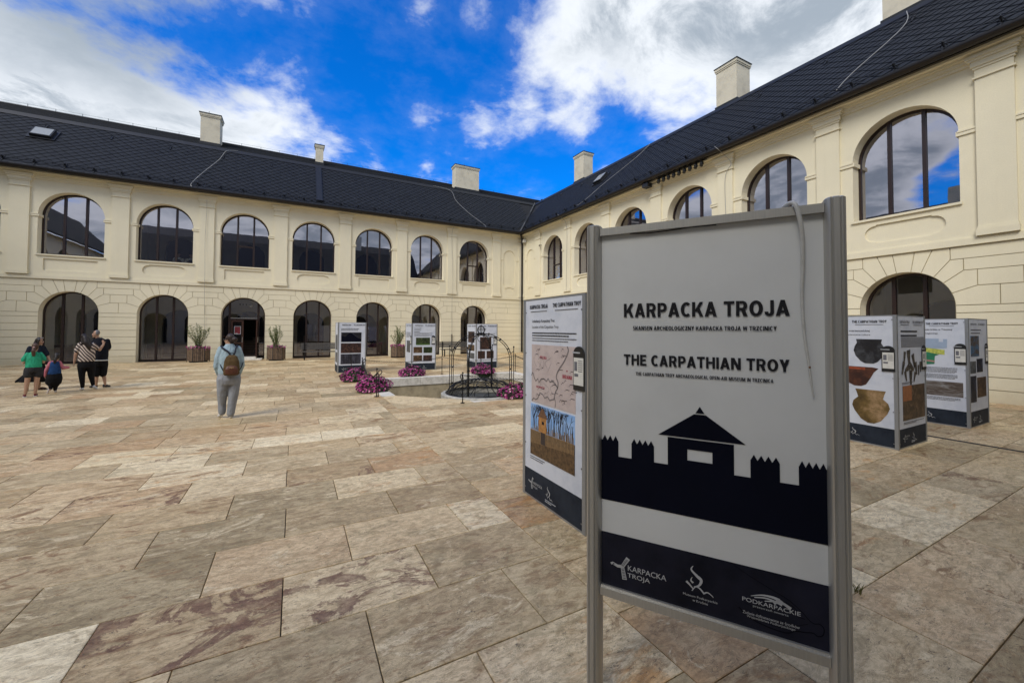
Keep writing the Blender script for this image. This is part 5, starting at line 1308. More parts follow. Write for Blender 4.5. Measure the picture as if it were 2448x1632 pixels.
# weed in the paving joint by the right post
we = empty('weed', (-11.98, -25.56, 0)); tag(we, 'small dry weed growing from the paving joint behind the right post', 'weed')
mb = MB(); rr = random.Random(2)
for i in range(16):
    a = rr.uniform(0, 6.28); l = rr.uniform(.03, .07); b = Vector((-11.98+rr.uniform(-.02, .02), -25.55+rr.uniform(-.02, .02), 0)); e = b+Vector((math.cos(a)*l*.5, math.sin(a)*l*.5, l)); mb.tube([b, (b+e)/2+Vector((0, 0, .01)), e], [.0025, .002, .0006], 4)
ch(mb.build('blades', mat('weed_green', (.13, .12, .03), .8), we), we)

# ------------------------------------------------------------------ iron well canopy
WC = Vector((-10.87, -16.78, 0))
wr = empty('stone_well', WC); tag(wr, 'low round stone well rim under a domed black grille', 'well')
mb = MB(); n = 40
v = []; ro_, ri_ = 1.06, .95
for k in range(n):
    a = 2*PI*k/n; c, s = math.cos(a), math.sin(a)
    v += [(ro_*c, ro_*s, -.55), (ro_*c, ro_*s, .035), ((ro_-.02)*c, (ro_-.02)*s, .05), (ri_*c, ri_*s, .05), (ri_*c, ri_*s, -.6)]
f = []
for k in range(n):
    k2 = (k+1) % n
    for j in range(4): f.append((5*k+j, 5*k2+j, 5*k2+j+1, 5*k+j+1))
mb.add(v, f); autosmooth(mb.build('rim', mat('well_stone', (.42, .40, .35), .85, var=.35, scale=8, bump=.4), wr), 30)
mb = MB(); mb.add([(ri_*math.cos(2*PI*k/n), ri_*math.sin(2*PI*k/n), -.10) for k in range(n)], [tuple(range(n))]); mb.build('well_cover', mat('well_dark', (.085, .085, .07), .5, var=.6, scale=8), wr)
DH = .36
def dome(r_): return DH*math.sqrt(max(0, 1-(r_/.93)**2))+.05
gr = MB()
for k in range(8):
    a = PI*k/8+.2; gr.tube([(math.cos(a)*q, math.sin(a)*q, dome(abs(q))) for q in [-.93+1.86*i/24 for i in range(25)]], .010, 6)
for i in range(-6, 7):
    y = i*.145; hx = math.sqrt(max(0, .93**2-y*y)); gr.tube([(q, y, dome(math.hypot(q, y))-.012) for q in [-hx+2*hx*j/16 for j in range(17)]], .0055, 5)
gr.tube([(.93*math.cos(2*PI*k/36), .93*math.sin(2*PI*k/36), .06) for k in range(36)], .022, 6, closed=True)
for rr_ in (.5,): gr.tube([(rr_*math.cos(2*PI*k/30), rr_*math.sin(2*PI*k/30), dome(rr_)) for k in range(30)], .011, 6, closed=True)
gr.build('grille_dome', IRON, wr)
for k in range(8):
    a = PI*k/4+.45; mb = MB(); c = [(math.cos(a+da)*q, math.sin(a+da)*q, dome(min(.93, q))+.01) for da, q in ((-.36, .92), (-.25, .74), (0, .60), (.25, .74), (.36, .92))]
    mb.tube(smooth_pts(c, 4), .010, 5); mb.build('grille_arc', IRON, wr)
cn = empty('iron_canopy', WC); tag(cn, 'black wrought iron arched canopy with rings standing over the well', 'canopy')
def leg_pts(dx, dy, R_, inset=0):
    p = [(dx*(R_-inset), dy*(R_-inset), .05+(.87)*i/4) for i in range(5)]
    for i in range(1, 15):
        a = PI/2*i/14; rr_ = (R_-inset)*math.cos(a)+.035*math.sin(a); p.append((dx*rr_, dy*rr_, .92+(.72-inset)*math.sin(a)))
    return p
q = math.sqrt(.5)
for (dx, dy) in ((-q, q), (q, -q), (-q, -q), (q, q)):
    mb = MB(); mb.tube(leg_pts(dx, dy, .87), .0105, 7); mb.tube(leg_pts(dx, dy, .87, .052), .0105, 7)
    pp = leg_pts(dx, dy, .845, 0)
    for i in (1, 3, 8, 12, 16):
        a = Vector(pp[i]); b = Vector(pp[min(i+1, len(pp)-1)]); t_ = (b-a).normalized()*.02; mb.tube([a-t_*.8, a+t_*.8], .034, 8)
    leg = autosmooth(mb.build('arch_leg', IRON, cn))
    mb = MB(); mb.tube([(dx*.93, dy*.93, .05), (dx*.93, dy*.93, 1.27)], .010, 6); mb.sphere((dx*.93, dy*.93, 1.29), .024, 8, 6)
    mb.tube(smooth_pts([(dx*.93, dy*.93, 1.20), (dx*.90, dy*.90, 1.15), (dx*.85, dy*.85, 1.13), (dx*.80, dy*.80, 1.17)], 4), .008, 5); mb.build('finial_rod', IRON, cn)
mb = MB()
for a in (0, PI/3, 2*PI/3): mb.tube([(math.cos(a+.3)*.105*math.sin(th), math.sin(a+.3)*.105*math.sin(th), 1.735+.105*math.cos(th)) for th in [2*PI*k/24 for k in range(24)]], .009, 6, closed=True)
mb.sphere((0, 0, 1.855), .02, 8, 5); mb.tube([(0, 0, 1.60), (0, 0, 1.66)], .045, 10); autosmooth(mb.build('crown_rings', IRON, cn))
mb = MB(); mb.tube([(BR.x*.09*math.cos(th), BR.y*.09*math.cos(th), 1.50+.09*math.sin(th)) for th in [2*PI*k/24 for k in range(24)]], .008, 6, closed=True); mb.build('hanging_ring', IRON, cn)
def chain_geo(mb, P_, ll=.055, r_=.0055, wid=.020):
    # resample
    P_ = [Vector(p) for p in P_]; seg = [0]
    for i in range(1, len(P_)): seg.append(seg[-1]+(P_[i]-P_[i-1]).length)
    n = max(2, int(seg[-1]/(ll*.78))); 
    def at(s):
        for i in range(1, len(P_)):
            if s <= seg[i]+1e-9: return P_[i-1].lerp(P_[i], (s-seg[i-1])/max(1e-9, seg[i]-seg[i-1]))
        return P_[-1]
    for k in range(n):
        c = at((k+.5)/n*seg[-1]); t_ = (at(min(seg[-1], (k+.9)/n*seg[-1]))-at((k+.1)/n*seg[-1])).normalized()
        sd_ = t_.cross(Vector((0, 0, 1))) if abs(t_.z) < .95 else Vector(BR); sd_.normalize()
        if k % 2: sd_ = t_.cross(sd_).normalized()
        mb.tube([c+t_*(ll/2*math.cos(2*PI*j/8))+sd_*(wid*math.sin(2*PI*j/8)) for j in range(8)], r_, 4, closed=True)
mb = MB(); chain_geo(mb, [(0, 0, 1.41), (0, 0, dome(0)+.02)], .07, .006, .018); mb.build('hanging_chain', IRON, cn)

# barrier posts and chains round the basin
POSTS = {}
def bpost(key, x, y, label, loop=None, dbl=False):
    e = empty('barrier_post', (x, y, 0)); tag(e, label, 'barrier post', 'black iron barrier posts round the basin'); POSTS[key] = Vector((x, y, 0))
    mb = MB(); mb.tube([(0, 0, .004), (0, 0, .70)], .013, 8)
    if dbl: mb.tube([(.045*BR.x, .045*BR.y, .004), (.045*BR.x, .045*BR.y, .50), (.045*BR.x, .045*BR.y, .60)], .011, 8)
    autosmooth(mb.build('shaft', IRON, e))
    mb = MB(); mb.sphere((0, 0, .715), .022, 10, 6); mb.tube([(0, 0, .57), (0, 0, .60)], .024, 8); mb.build('knob', IRON, e)
    mb = MB(); mb.tube([(0, 0, .002), (0, 0, .012)], .055 if not dbl else .065, 12); mb.build('base_plate', IRON, e)
    if loop:
        lx, ly = loop; mb = MB()
        mb.tube(smooth_pts([(lx*.02, ly*.02, .60), (lx*.05, ly*.05, .665), (lx*.09, ly*.09, .68), (lx*.125, ly*.125, .655), (lx*.12, ly*.12, .61), (lx*.07, ly*.07, .56), (lx*.01, ly*.01, .50)], 5), .0105, 7); autosmooth(mb.build('hook', IRON, e))
bpost('a', -13.45, -16.0, 'barrier post with double shaft and hook, leftmost, in front of pink flowers', (BR.x, BR.y), True)
bpost('b', -13.22, -11.75, 'barrier post rising from the rear left flower mound', (BR.x, BR.y), True)
bpost('c', -10.28, -11.73, 'slim barrier post on the rear coping, before the dark bench')
bpost('d', -7.21, -12.05, 'slim barrier post at the rear right corner of the basin')
bpost('e', -11.80, -17.83, 'barrier post in front of the well, nearest the camera', (-BR.x*.45, -BR.y*.45))
bpost('f', -7.4, -17.7, 'barrier post hidden behind the map column')
bpost('g', -13.42, -10.35, 'short dark barrier post before the leftmost rear display column')
def chain(a, b, sag, label, za=.66, zb=.66):
    A_ = POSTS[a]+Vector((0, 0, za)); B_ = POSTS[b]+Vector((0, 0, zb)); P_ = [A_.lerp(B_, t_/20)-Vector((0, 0, 4*sag*(t_/20)*(1-t_/20))) for t_ in range(21)]
    e = empty('barrier_chain', A_); tag(e, label, 'chain', 'iron chains slung between the barrier posts')
    mb = MB(); chain_geo(mb, P_); ch(mb.build('links', IRON, e), e)
chain('b', 'c', .14, 'iron chain sagging along the rear edge of the basin, left span', .66, .66)
chain('c', 'd', .16, 'iron chain along the rear edge, passing behind the canopy')
chain('a', 'b', .30, 'iron chain drooping over the left flowers', .60, .62)
chain('e', 'f', .20, 'iron chain hanging in front of the well grille')
chain('d', 'f', .20, 'iron chain running forward along the right edge of the basin')
mb = MB(); mb.tube([(-10.1, -7.2, .45), (-5.0, -9.0, .45)], .012, 5)

# ------------------------------------------------------------------ flowers
PET = []
def mat_petal():
    m = bpy.data.materials.new('petunia_petals'); m.use_nodes = True; t = NT(m.node_tree); b = t.n['Principled BSDF']; b.inputs['Roughness'].default_value = .6
    at = t.node('ShaderNodeAttribute', attribute_name='rnd'); sp = t.node('ShaderNodeSeparateXYZ', inp={0: at.outputs['Vector']})
    t.l.new(t.ramp(sp.outputs[0], [(0, (.13, .008, .06)), (.3, (.27, .02, .14)), (.6, (.40, .04, .22)), (.85, (.55, .13, .30)), (1, (.62, .32, .40))]), b.inputs['Base Color']); return m
PETAL = mat_petal(); LEAF = mat('petunia_leaf', (.035, .065, .02), .7, var=.5, scale=20); TROUGH = mat('planter_plastic', (.018, .015, .013), .6)
def mound(x, y, w_, dpt, h, label, n=560, rz=0, box=True, seed=1, zb=.0):
    rr = random.Random(seed); e = empty('flower_planter', (x, y, zb), rz); tag(e, label, 'flowers', 'pink petunia planters round the basin')
    mb = MB(); mb.box((-w_*.36, -dpt*.34, .0), (w_*.36, dpt*.34, .16)); mb.build('trough', TROUGH, e)
    fl = MB(); lf = MB()
    def pt(sc=1.0):
        th = rr.uniform(0, 2*PI); v = rr.random(); ph = math.acos(1-v*1.0) if True else 0
        ph = min(ph, PI/2); nx, ny, nz = math.sin(ph)*math.cos(th), math.sin(ph)*math.sin(th), math.cos(ph)
        k = sc*(1+.10*math.sin(th*3+seed)+.07*math.sin(ph*7+th*2))
        return Vector((nx*w_/2*k, ny*dpt/2*k, .04+nz*(h-.04)*k)), Vector((nx/w_, ny/dpt, nz/h*.6)).normalized()
    for i in range(n):
        p, nn_ = pt(rr.uniform(.90, 1.04)); nn_ = (nn_+Vector((rr.uniform(-.5, .5), rr.uniform(-.5, .5), rr.uniform(-.1, .5)))).normalized(); u = nn_.orthogonal().normalized(); v_ = nn_.cross(u); r_ = rr.uniform(.022, .036)
        o = [p-nn_*.014]+[p+(u*math.cos(2*PI*k/7)+v_*math.sin(2*PI*k/7))*r_*(1 if k % 2 else .86) for k in range(7)]
        fs = [(0, 1+k, 1+(k+1) % 7) for k in range(7)]; fl.add(o, fs); c = (min(1, max(0, rr.gauss(.46, .30))), 0, 0); fl.r += [c]*7
    for i in range(int(n*1.5)):
        p, nn_ = pt(rr.uniform(.70, 1.0)); nn_ = (nn_+Vector((rr.uniform(-.9, .9), rr.uniform(-.9, .9), rr.uniform(-.2, .9)))).normalized(); u = nn_.orthogonal().normalized(); v_ = nn_.cross(u); l = rr.uniform(.03, .055)
        lf.add([p-u*l, p+v_*l*.4, p+u*l, p-v_*l*.4], [(0, 1, 2, 3)])
    lf.build('leaves', LEAF, e, kind='stuff'); fl.build('blossoms', PETAL, e, kind='stuff')
    # inner dark bulk so that no light shows through
    mb = MB(); mb.sphere((0, 0, .02), (w_*.40, dpt*.40, h*.80), 14, 8); mb.build('foliage_core', mat('leaf_core', (.02, .035, .012), .9), e)
mound(-13.55, -12.45, .95, .75, .43, 'pink petunia mound at the rear left corner of the basin', seed=1)
mound(-13.38, -15.0, .98, .80, .43, 'pink petunia mound on the left edge, behind the double barrier post', seed=2, n=620)
mound(-11.5, -11.85, 1.0, .6, .36, 'pink petunia mound on the rear coping, before the five photo column', seed=3)
mound(-8.75, -12.2, .98, .6, .36, 'pink petunia mound on the rear coping seen through the canopy', seed=4)
mound(-10.25, -17.72, 1.05, .62, .36, 'pink petunias spilling over a black trough by the map column', seed=5)

# wooden tubs with willow shrubs
SLAT = mat('tub_slats', (.17, .115, .075), .75, var=.5, scale=9, bump=.4)
STEM = mat('shrub_stem', (.14, .11, .06), .9); SLEAF = mat('shrub_leaf', (.11, .15, .045), .7, var=.5, scale=6)
def tub(x, y, w_, hsh, label, seed, spread=.5, rz=0.0):
    e = empty('shrub_tub', (x, y, 0), rz); tag(e, label, 'planter', 'slatted wooden tubs with shrubs along the left wing')
    rr = random.Random(seed); n = 6; R0 = w_/2/math.cos(PI/6)*.98; sl = MB(); co = MB()
    for k in range(n):
        a0_ = PI/3*k+.18; a1_ = a0_+PI/3; A_ = Vector((math.cos(a0_)*R0, math.sin(a0_)*R0, 0)); B_ = Vector((math.cos(a1_)*R0, math.sin(a1_)*R0, 0)); ns = 6; nrm_ = (A_+B_).normalized()
        for j in range(ns):
            p = A_.lerp(B_, (j+.12)/ns); q2 = A_.lerp(B_, (j+.90)/ns); t0 = nrm_*.0; t1 = nrm_*.022; zt = .70+rr.uniform(-.004, .004)
            v = [p+t0, q2+t0, q2+t1, p+t1]; sl.add([Vector((a.x, a.y, .07)) for a in v]+[Vector((a.x, a.y, zt)) for a in v], [(4, 5, 6, 7), (0, 1, 5, 4), (1, 2, 6, 5), (2, 3, 7, 6), (3, 0, 4, 7), (0, 3, 2, 1)])
        co.tube([A_*1.03+Vector((0, 0, .02)), A_*1.03+Vector((0, 0, .71))], .022, 6)
    sl.build('slats', SLAT, e, kind='stuff'); co.build('corner_posts', BLKPL, e)
    mb = MB(); mb.tube([(0, 0, .0), (0, 0, .66)], R0*.93, 6); mb.build('liner', mat('tub_liner', (.02, .017, .014), .9), e)
    fl = MB()
    lf = MB(); st_ = MB()
    for i in range(19):
        a = rr.uniform(0, 2*PI); sp = rr.uniform(.1, 1.05)*spread; h_ = hsh*rr.uniform(.5, 1.0)
        P_ = smooth_pts([(math.cos(a)*.08, math.sin(a)*.08, .64), (math.cos(a)*sp*.45, math.sin(a)*sp*.45, .64+h_*.4), (math.cos(a)*sp*.9+rr.uniform(-.06, .06), math.sin(a)*sp*.9, .64+h_*.75), (math.cos(a)*sp*1.05, math.sin(a)*sp*1.05+rr.uniform(-.05, .05), .64+h_)], 5)
        st_.tube(P_, [.008*(1-.75*k/len(P_)) for k in range(len(P_))], 5)
        for k in range(2, len(P_)):
            for _ in range(6):
                b = P_[k-1].lerp(P_[k], rr.random()); dirn = Vector((rr.uniform(-1, 1), rr.uniform(-1, 1), rr.uniform(-.1, 1.2))).normalized(); l = rr.uniform(.07, .13); s_ = dirn.orthogonal().normalized()
                if rr.random() < .5: s_ = dirn.cross(s_)
                lf.add([b, b+dirn*l*.5+s_*.009, b+dirn*l, b+dirn*l*.5-s_*.009], [(0, 1, 2, 3)])
    st_.build('stems', STEM, e); lf.build('shrub_leaves', SLEAF, e, kind='stuff')
    for i in range(130):
        a = rr.uniform(0, 2*PI); q2 = R0*math.sqrt(rr.uniform(.25, 1.25)); p = Vector((math.cos(a)*q2, math.sin(a)*q2, .72+rr.uniform(-.08, .10))); nn_ = Vector((rr.uniform(-1, 1), rr.uniform(-1.4, .6), rr.uniform(.1, 1))).normalized(); u = nn_.orthogonal().normalized(); v_ = nn_.cross(u); r_ = rr.uniform(.02, .038)
        fl.add([p-nn_*.012]+[p+(u*math.cos(2*PI*k/6)+v_*math.sin(2*PI*k/6))*r_ for k in range(6)], [(0, 1+k, 1+(k+1) % 6) for k in range(6)]); fl.r += [(max(0, rr.gauss(.5, .25)), 0, 0)]*6
    fl.build('tub_blossoms', PETAL, e, kind='stuff')
    g2 = MB()
    for i in range(150):
        a = rr.uniform(0, 2*PI); q2 = R0*math.sqrt(rr.uniform(0, 1.15)); p = Vector((math.cos(a)*q2, math.sin(a)*q2, .70+rr.uniform(-.06, .08))); u = Vector((rr.uniform(-1, 1), rr.uniform(-1, 1), rr.uniform(-.5, 1))).normalized(); v_ = u.orthogonal().normalized(); l = .04; g2.add([p-u*l, p+v_*l*.4, p+u*l, p-v_*l*.4], [(0, 1, 2, 3)])
    g2.build('tub_greens', LEAF, e, kind='stuff')
tub(-19.68, -.95, .80, 1.35, 'slatted wooden tub with tall straggly shrub, left of the open door', 3, .62)
tub(-16.22, -1.2, .74, 1.25, 'slatted wooden tub with compact shrub, right of the open door', 5, .40)
tub(-9.75, -1.7, .74, 1.3, 'slatted wooden tub with shrub, half hidden behind the five photo column', 8, .45)

# benches
BW = mat('bench_slats', (.085, .078, .072), .75, var=.3, scale=7); BG = mat('bench_concrete', (.30, .28, .24), .85, var=.2)
def bench(x0, x1, y, label):
    e = empty('bench', ((x0+x1)/2, y, 0)); tag(e, label, 'bench', 'slatted grey benches by the left wing'); L_ = (x1-x0)/2
    for k in range(4):
        mb = MB(); mb.box((-L_, -.22+k*.115, .43), (L_, -.125+k*.115, .47)); mb.build('seat_slat', BW, e)
    for k in range(4):
        mb = MB(); mb.box((-L_, .26+k*.012, .56+k*.095), (L_, .29+k*.012, .64+k*.095)); mb.build('back_slat', BW, e)
    for s in (-1, 1):
        mb = MB(); mb.box((s*(L_-.2)-.03, -.22, 0), (s*(L_-.2)+.03, -.16, .43)); mb.box((s*(L_-.2)-.03, .22, 0), (s*(L_-.2)+.03, .27, .95)); mb.box((s*(L_-.2)-.03, -.22, .40), (s*(L_-.2)+.03, .27, .43)); mb.build('leg', IRON, e)
bench(-7.05, -4.75, -1.75, 'dark slatted bench between the two rear display columns')
bench(-15.05, -12.95, -1.55, 'grey slatted bench mostly hidden behind the leftmost display column')

# far trees behind the roof corner
TRL = mat('tree_leaf', (.03, .05, .02), .8, var=.4, scale=.8); TRK = mat('tree_bark', (.06, .045, .03), .9)
def tree(x, y, h, rad, label, seed):
    rr = random.Random(seed); e = empty('tree', (x, y, -.9)); tag(e, label, 'tree', 'distant trees behind the roof corner'); mb = MB(); mb.tube([(0, 0, 0), (.1, 0, h*.5), (0, .1, h*.95)], [.35, .22, .04], 8)
    for i in range(9):
        a = rr.uniform(0, 6.28); z = h*rr.uniform(.4, .85); mb.tube([(0, 0, z), (math.cos(a)*rad*.6, math.sin(a)*rad*.6, z+h*.1)], [.1, .02], 5)
    mb.build('trunk', TRK, e); lf = MB()
    for i in range(2600):
        a = rr.uniform(0, 6.28); q2 = rr.random()**.4; z = rr.uniform(-1, 1); s_ = math.sqrt(1-z*z)*q2*rad*(.75+.3*math.sin(a*3+z*5)); p = Vector((math.cos(a)*s_, math.sin(a)*s_, h*.66+z*h*.34*(.8+.2*math.sin(a*5)))); u = Vector((rr.uniform(-1, 1), rr.uniform(-1, 1), rr.uniform(-1, 1))).normalized(); v_ = u.orthogonal().normalized(); l = .28
        lf.add([p-u*l, p+v_*l*.6, p+u*l, p-v_*l*.6], [(0, 1, 2, 3)])
    lf.build('crown', TRL, e)
for i, (px_, dist_, top_, sd_) in enumerate(((1300, 70, 476, 1), (1322, 74, 470, 2), (1285, 80, 484, 3))):
    r_ = ray(px_, top_); k = dist_/math.hypot(r_.x, r_.y); p = CAM+r_*k
    tree(p.x, p.y, p.z+.9, 3.0, ['bare topped tree peeking above the roof corner, middle', 'tree peeking above the roof corner, rightmost and tallest', 'tree peeking above the roof corner, leftmost'][i], sd_)

# ------------------------------------------------------------------ people
SKIN = mat('skin', (.42, .25, .17), .55, var=.12, scale=6)
def loft(mb, rings, n=20):
    """rings: (x, y, z, rx, ry); closed elliptical tube"""
    o = len(mb.v)
    for x, y, z, rx, ry in rings: mb.v += [(x+rx*math.cos(2*PI*k/n), y+ry*math.sin(2*PI*k/n), z) for k in range(n)]
    for i in range(len(rings)-1):
        for k in range(n): mb.f.append((o+i*n+k, o+i*n+(k+1) % n, o+(i+1)*n+(k+1) % n, o+(i+1)*n+k)); mb.mi.append(0)
    mb.f.append(tuple(o+k for k in range(n))[::-1]); mb.f.append(tuple(o+(len(rings)-1)*n+k for k in range(n))); mb.mi += [0, 0]
def limb(mb, pts, rs):
    P_ = [Vector(p) for p in pts]
    for i in range(len(P_)-1): mb.tube([P_[i], P_[i+1]], [rs[i], rs[i+1]], 12)
    for p, r_ in zip(P_, rs): mb.sphere(p, r_, 12, 8)
def hand(mb, w_, d, pn, s=1.0, curl=.3):
    """palm and five fingers: wrist w_, direction d, palm normal pn"""
    w_ = Vector(w_); d = Vector(d).normalized(); pn = Vector(pn); pn = (pn-d*pn.dot(d)).normalized(); sd = d.cross(pn)
    for k in (-1, 0, 1): limb(mb, [w_+sd*.012*k*s, w_+d*.075*s+sd*.022*k*s], [.019*s, .016*s])
    for k, l in ((-1.5, .058), (-.5, .072), (.5, .078), (1.5, .068)):
        b = w_+d*.078*s+sd*k*.0205*s; m_ = b+(d+sd*k*.10+pn*curl*.4)*l*.5*s; e = m_+(d+sd*k*.10+pn*curl*1.2).normalized()*l*.5*s; limb(mb, [b, m_, e], [.0092*s, .0085*s, .007*s])
    b = w_+d*.02*s-sd*.025*s; m_ = b+(d*.6-sd*.8)*.035*s; e = m_+(d*.9-sd*.35+pn*.2)*.032*s; limb(mb, [b, m_, e], [.012*s, .0105*s, .009*s])
PENDING = []
def part(root, name, m, voxel=.011, sm=5):
    mb = MB(); PENDING.append((root, name, m, mb, voxel, sm)); return mb
def finish_people():
    obs = []
    for root, name, m, mb, vx, sm in PENDING:
        o = mb.build(name, m, root)
        a = o.modifiers.new('r', 'REMESH'); a.mode = 'VOXEL'; a.voxel_size = vx
        b = o.modifiers.new('s', 'SMOOTH'); b.iterations = sm; b.factor = .5
        obs.append(o)
    dg = bpy.context.evaluated_depsgraph_get(); dg.update()
    new = [bpy.data.meshes.new_from_object(o.evaluated_get(dg)) for o in obs]
    for o, me in zip(obs, new):
        o.modifiers.clear(); o.data = me; me.polygons.foreach_set('use_smooth', [True]*len(me.polygons))
def head(b, h, x, y, z, yaw, r_=.098, pitch=0):
    """face features go to body b; returns matrix mapping head space (face to +Y)"""
    Mx = Matrix.Translation((x, y, z)) @ Matrix.Rotation(yaw, 4, 'Z') @ Matrix.Rotation(pitch, 4, 'X'); k = r_/.098
    P = lambda a, c, d: Mx @ Vector((a*k, c*k, d*k)); R3 = Mx.to_3x3()
    b.sphere(P(0, -.012, .022), (.074*k, .092*k, .090*k), 18, 12, R3); b.sphere(P(0, .022, -.035), (.056*k, .066*k, .068*k), 14, 10, R3)
    limb(b, [P(0, .080, .02), P(0, .104, -.022)], [.010*k, .015*k]); b.sphere(P(0, .068, -.088), (.026*k, .02*k, .018*k), 10, 6, R3)
    for s in (-1, 1):
        b.sphere(P(s*.076, -.005, -.005), (.009*k, .020*k, .030*k), 8, 8, R3); b.sphere(P(s*.035, .066, -.022), (.022*k, .02*k, .02*k), 8, 6, R3)
    return P, R3
def eyes(root, P, R3, k=1.0):
    mb = MB()
    for s in (-1, 1): mb.sphere(P(s*.030, .082, .006), .0085*k, 8, 6)
    mb.build('eye', mat('eye', (.02, .015, .012), .3), root, True)
    mb = MB(); mb.tube([P(-.024, .088, -.056), P(0, .094, -.054), P(.024, .088, -.056)], [.003, .0055, .003], 6); mb.build('mouth', mat('lips', (.35, .10, .09), .5), root, True)
    mb = MB()
    for s in (-1, 1): mb.tube([P(s*.016, .090, .026), P(s*.046, .080, .027)], .0035, 5)
    mb.build('eyebrow', mat('brow', (.03, .02, .015), .8), root, True)
def shoe(mb, x, y, z, yaw, s=1.0, pitch=0.0):
    """heel at x,y; toe towards +Y turned by yaw"""
    Mx = Matrix.Translation((x, y, z)) @ Matrix.Rotation(yaw, 4, 'Z') @ Matrix.Rotation(pitch, 4, 'X'); R3 = Mx.to_3x3()
    for (a, b_, c, rx, ry, rz) in ((0, -.01, .045, .036, .045, .045), (0, .06, .040, .039, .07, .040), (0, .13, .032, .043, .06, .032)):
        mb.sphere(Mx @ Vector((a*s, b_*s, c*s)), (rx*s, ry*s, rz*s), 12, 8, R3)
def hairmat(n, c):
    m = bpy.data.materials.new(n); m.use_nodes = True; t = NT(m.node_tree); b = t.n['Principled BSDF']; V = t.node('ShaderNodeTexCoord').outputs['Object']
    v = t.node('ShaderNodeMapping', inp={0: V, 3: (70, 70, 6)}).outputs[0]; f = t.noise(v, 1.5, 3, .6)
    t.l.new(t.ramp(f, [(.35, tuple(x*.4 for x in c)), (.6, c), (.75, tuple(x*1.9 for x in c))]), b.inputs['Base Color']); b.inputs['Roughness'].default_value = .5
    bn = t.node('ShaderNodeBump', inp={'Strength': .6, 'Distance': .01, 'Height': f}); t.l.new(bn.outputs[0], b.inputs['Normal']); return m
def cloth(n, c, var=.25, scale=6, bump=.5):
    m = bpy.data.materials.new(n); m.use_nodes = True; t = NT(m.node_tree); b = t.n['Principled BSDF']; V = t.node('ShaderNodeTexCoord').outputs['Object']
    f = t.noise(V, scale, 6, .6, .6); w_ = t.noise(V, 160, 2, .5)
    t.l.new(t.ramp(f, [(.3, tuple(x*(1-var) for x in c)), (.55, c), (.75, tuple(min(1, x*(1+var*.5)) for x in c))]), b.inputs['Base Color']); b.inputs['Roughness'].default_value = .9; b.inputs['Specular IOR Level'].default_value = .15
    fold = t.noise(t.node('ShaderNodeMapping', inp={0: V, 3: (9, 9, 5)}).outputs[0], 1.0, 3, .5, 1.2)
    bn = t.node('ShaderNodeBump', inp={'Strength': bump, 'Distance': .03, 'Height': t.math('ADD', fold, t.math('MULTIPLY', w_, .05))}); t.l.new(bn.outputs[0], b.inputs['Normal']); return m
BLACKC = cloth('black_cloth', (.010, .010, .012)); WSHOE = mat('white_shoe', (.60, .60, .60), .6); 

# 1. woman with the backpack walking to the door
GIRL, LADY, KID, ZEB, MAN = (-21.11, -12.21, 0), (-21.64, -10.75, 0), (-20.95, -11.62, 0), (-20.45, -11.29, 0), (-20.30, -10.85, 0)
pw = empty('person', (-16.45, -17.33, 0), .12); pw.scale = (.80, .88, 1); tag(pw, 'person in light denim jacket and grey joggers with brown backpack, walking away alone', 'person')
b = part(pw, 'body', SKIN)
loft(b, [(0, 0, .88, .17, .12), (0, .0, 1.0, .15, .11), (0, 0, 1.2, .16, .11), (0, 0, 1.33, .16, .09), (0, .01, 1.40, .07, .06)])
limb(b, [(0, .01, 1.36), (-.01, .03, 1.50)], [.055, .052]); P, R3 = head(b, 0, -.015, .035, 1.515, .95)
for s, (ft, yf) in ((-1, ((-.115, .16), .10)), (1, ((.055, .0), .0))): limb(b, [(s*.09, 0, .88), (s*.09, .06, .47), (ft[0], ft[1], .09)], [.10, .065, .042])
for s in (-1, 1): limb(b, [(s*.17, 0, 1.33), (s*.245, .02, 1.06), (s*.19, .16, .86)], [.05, .042, .030]); hand(b, (s*.19, .16, .86), (-s*.45, .6, -.4), (0, 1, .3), .95, .5)
j = part(pw, 'jacket', cloth('light_denim', (.33, .435, .49), .30, 5, .9), .012)
loft(j, [(0, .0, .86, .215, .165), (0, 0, .92, .225, .17), (0, 0, 1.06, .225, .155), (0, 0, 1.20, .235, .145), (0, 0, 1.32, .215, .12), (0, .0, 1.385, .12, .09), (0, .01, 1.44, .080, .078)])
for s in (-1, 1): limb(j, [(s*.172, 0, 1.325), (s*.225, -.0, 1.18), (s*.25, .01, 1.02), (s*.21, .12, .86)], [.078, .076, .068, .05])
p_ = part(pw, 'joggers', cloth('grey_jersey', (.26, .275, .30), .22, 5, .8), .012)
loft(p_, [(0, 0, .66, .235, .15), (0, -.01, .76, .250, .175), (0, 0, .86, .225, .16), (0, 0, .93, .20, .14)])
limb(p_, [(-.115, 0, .74), (-.125, .05, .48), (-.125, .12, .28), (-.12, .13, .13)], [.135, .110, .088, .082])
limb(p_, [(.115, 0, .74), (.10, .0, .48), (.07, -.0, .25), (.052, -.0, .10)], [.135, .112, .092, .084])
s_ = part(pw, 'shoes', WSHOE, .008, 3); shoe(s_, -.125, .12, .05, .35, 1.0, -.35); shoe(s_, .05, .0, .0, -.05)
h_ = part(pw, 'hair', hairmat('dark_brown_hair', (.030, .014, .009)), .009)
h_.sphere(P(0, -.030, .040), (.086, .094, .090), 16, 10, R3); h_.sphere(P(.0, -.075, -.005), (.072, .065, .07), 12, 8, R3); h_.sphere(P(.0, -.145, .01), (.058, .055, .052), 12, 8, R3)
for s in (-1, 1): h_.sphere(P(s*.060, .0, .025), (.026, .05, .05), 10, 8, R3)
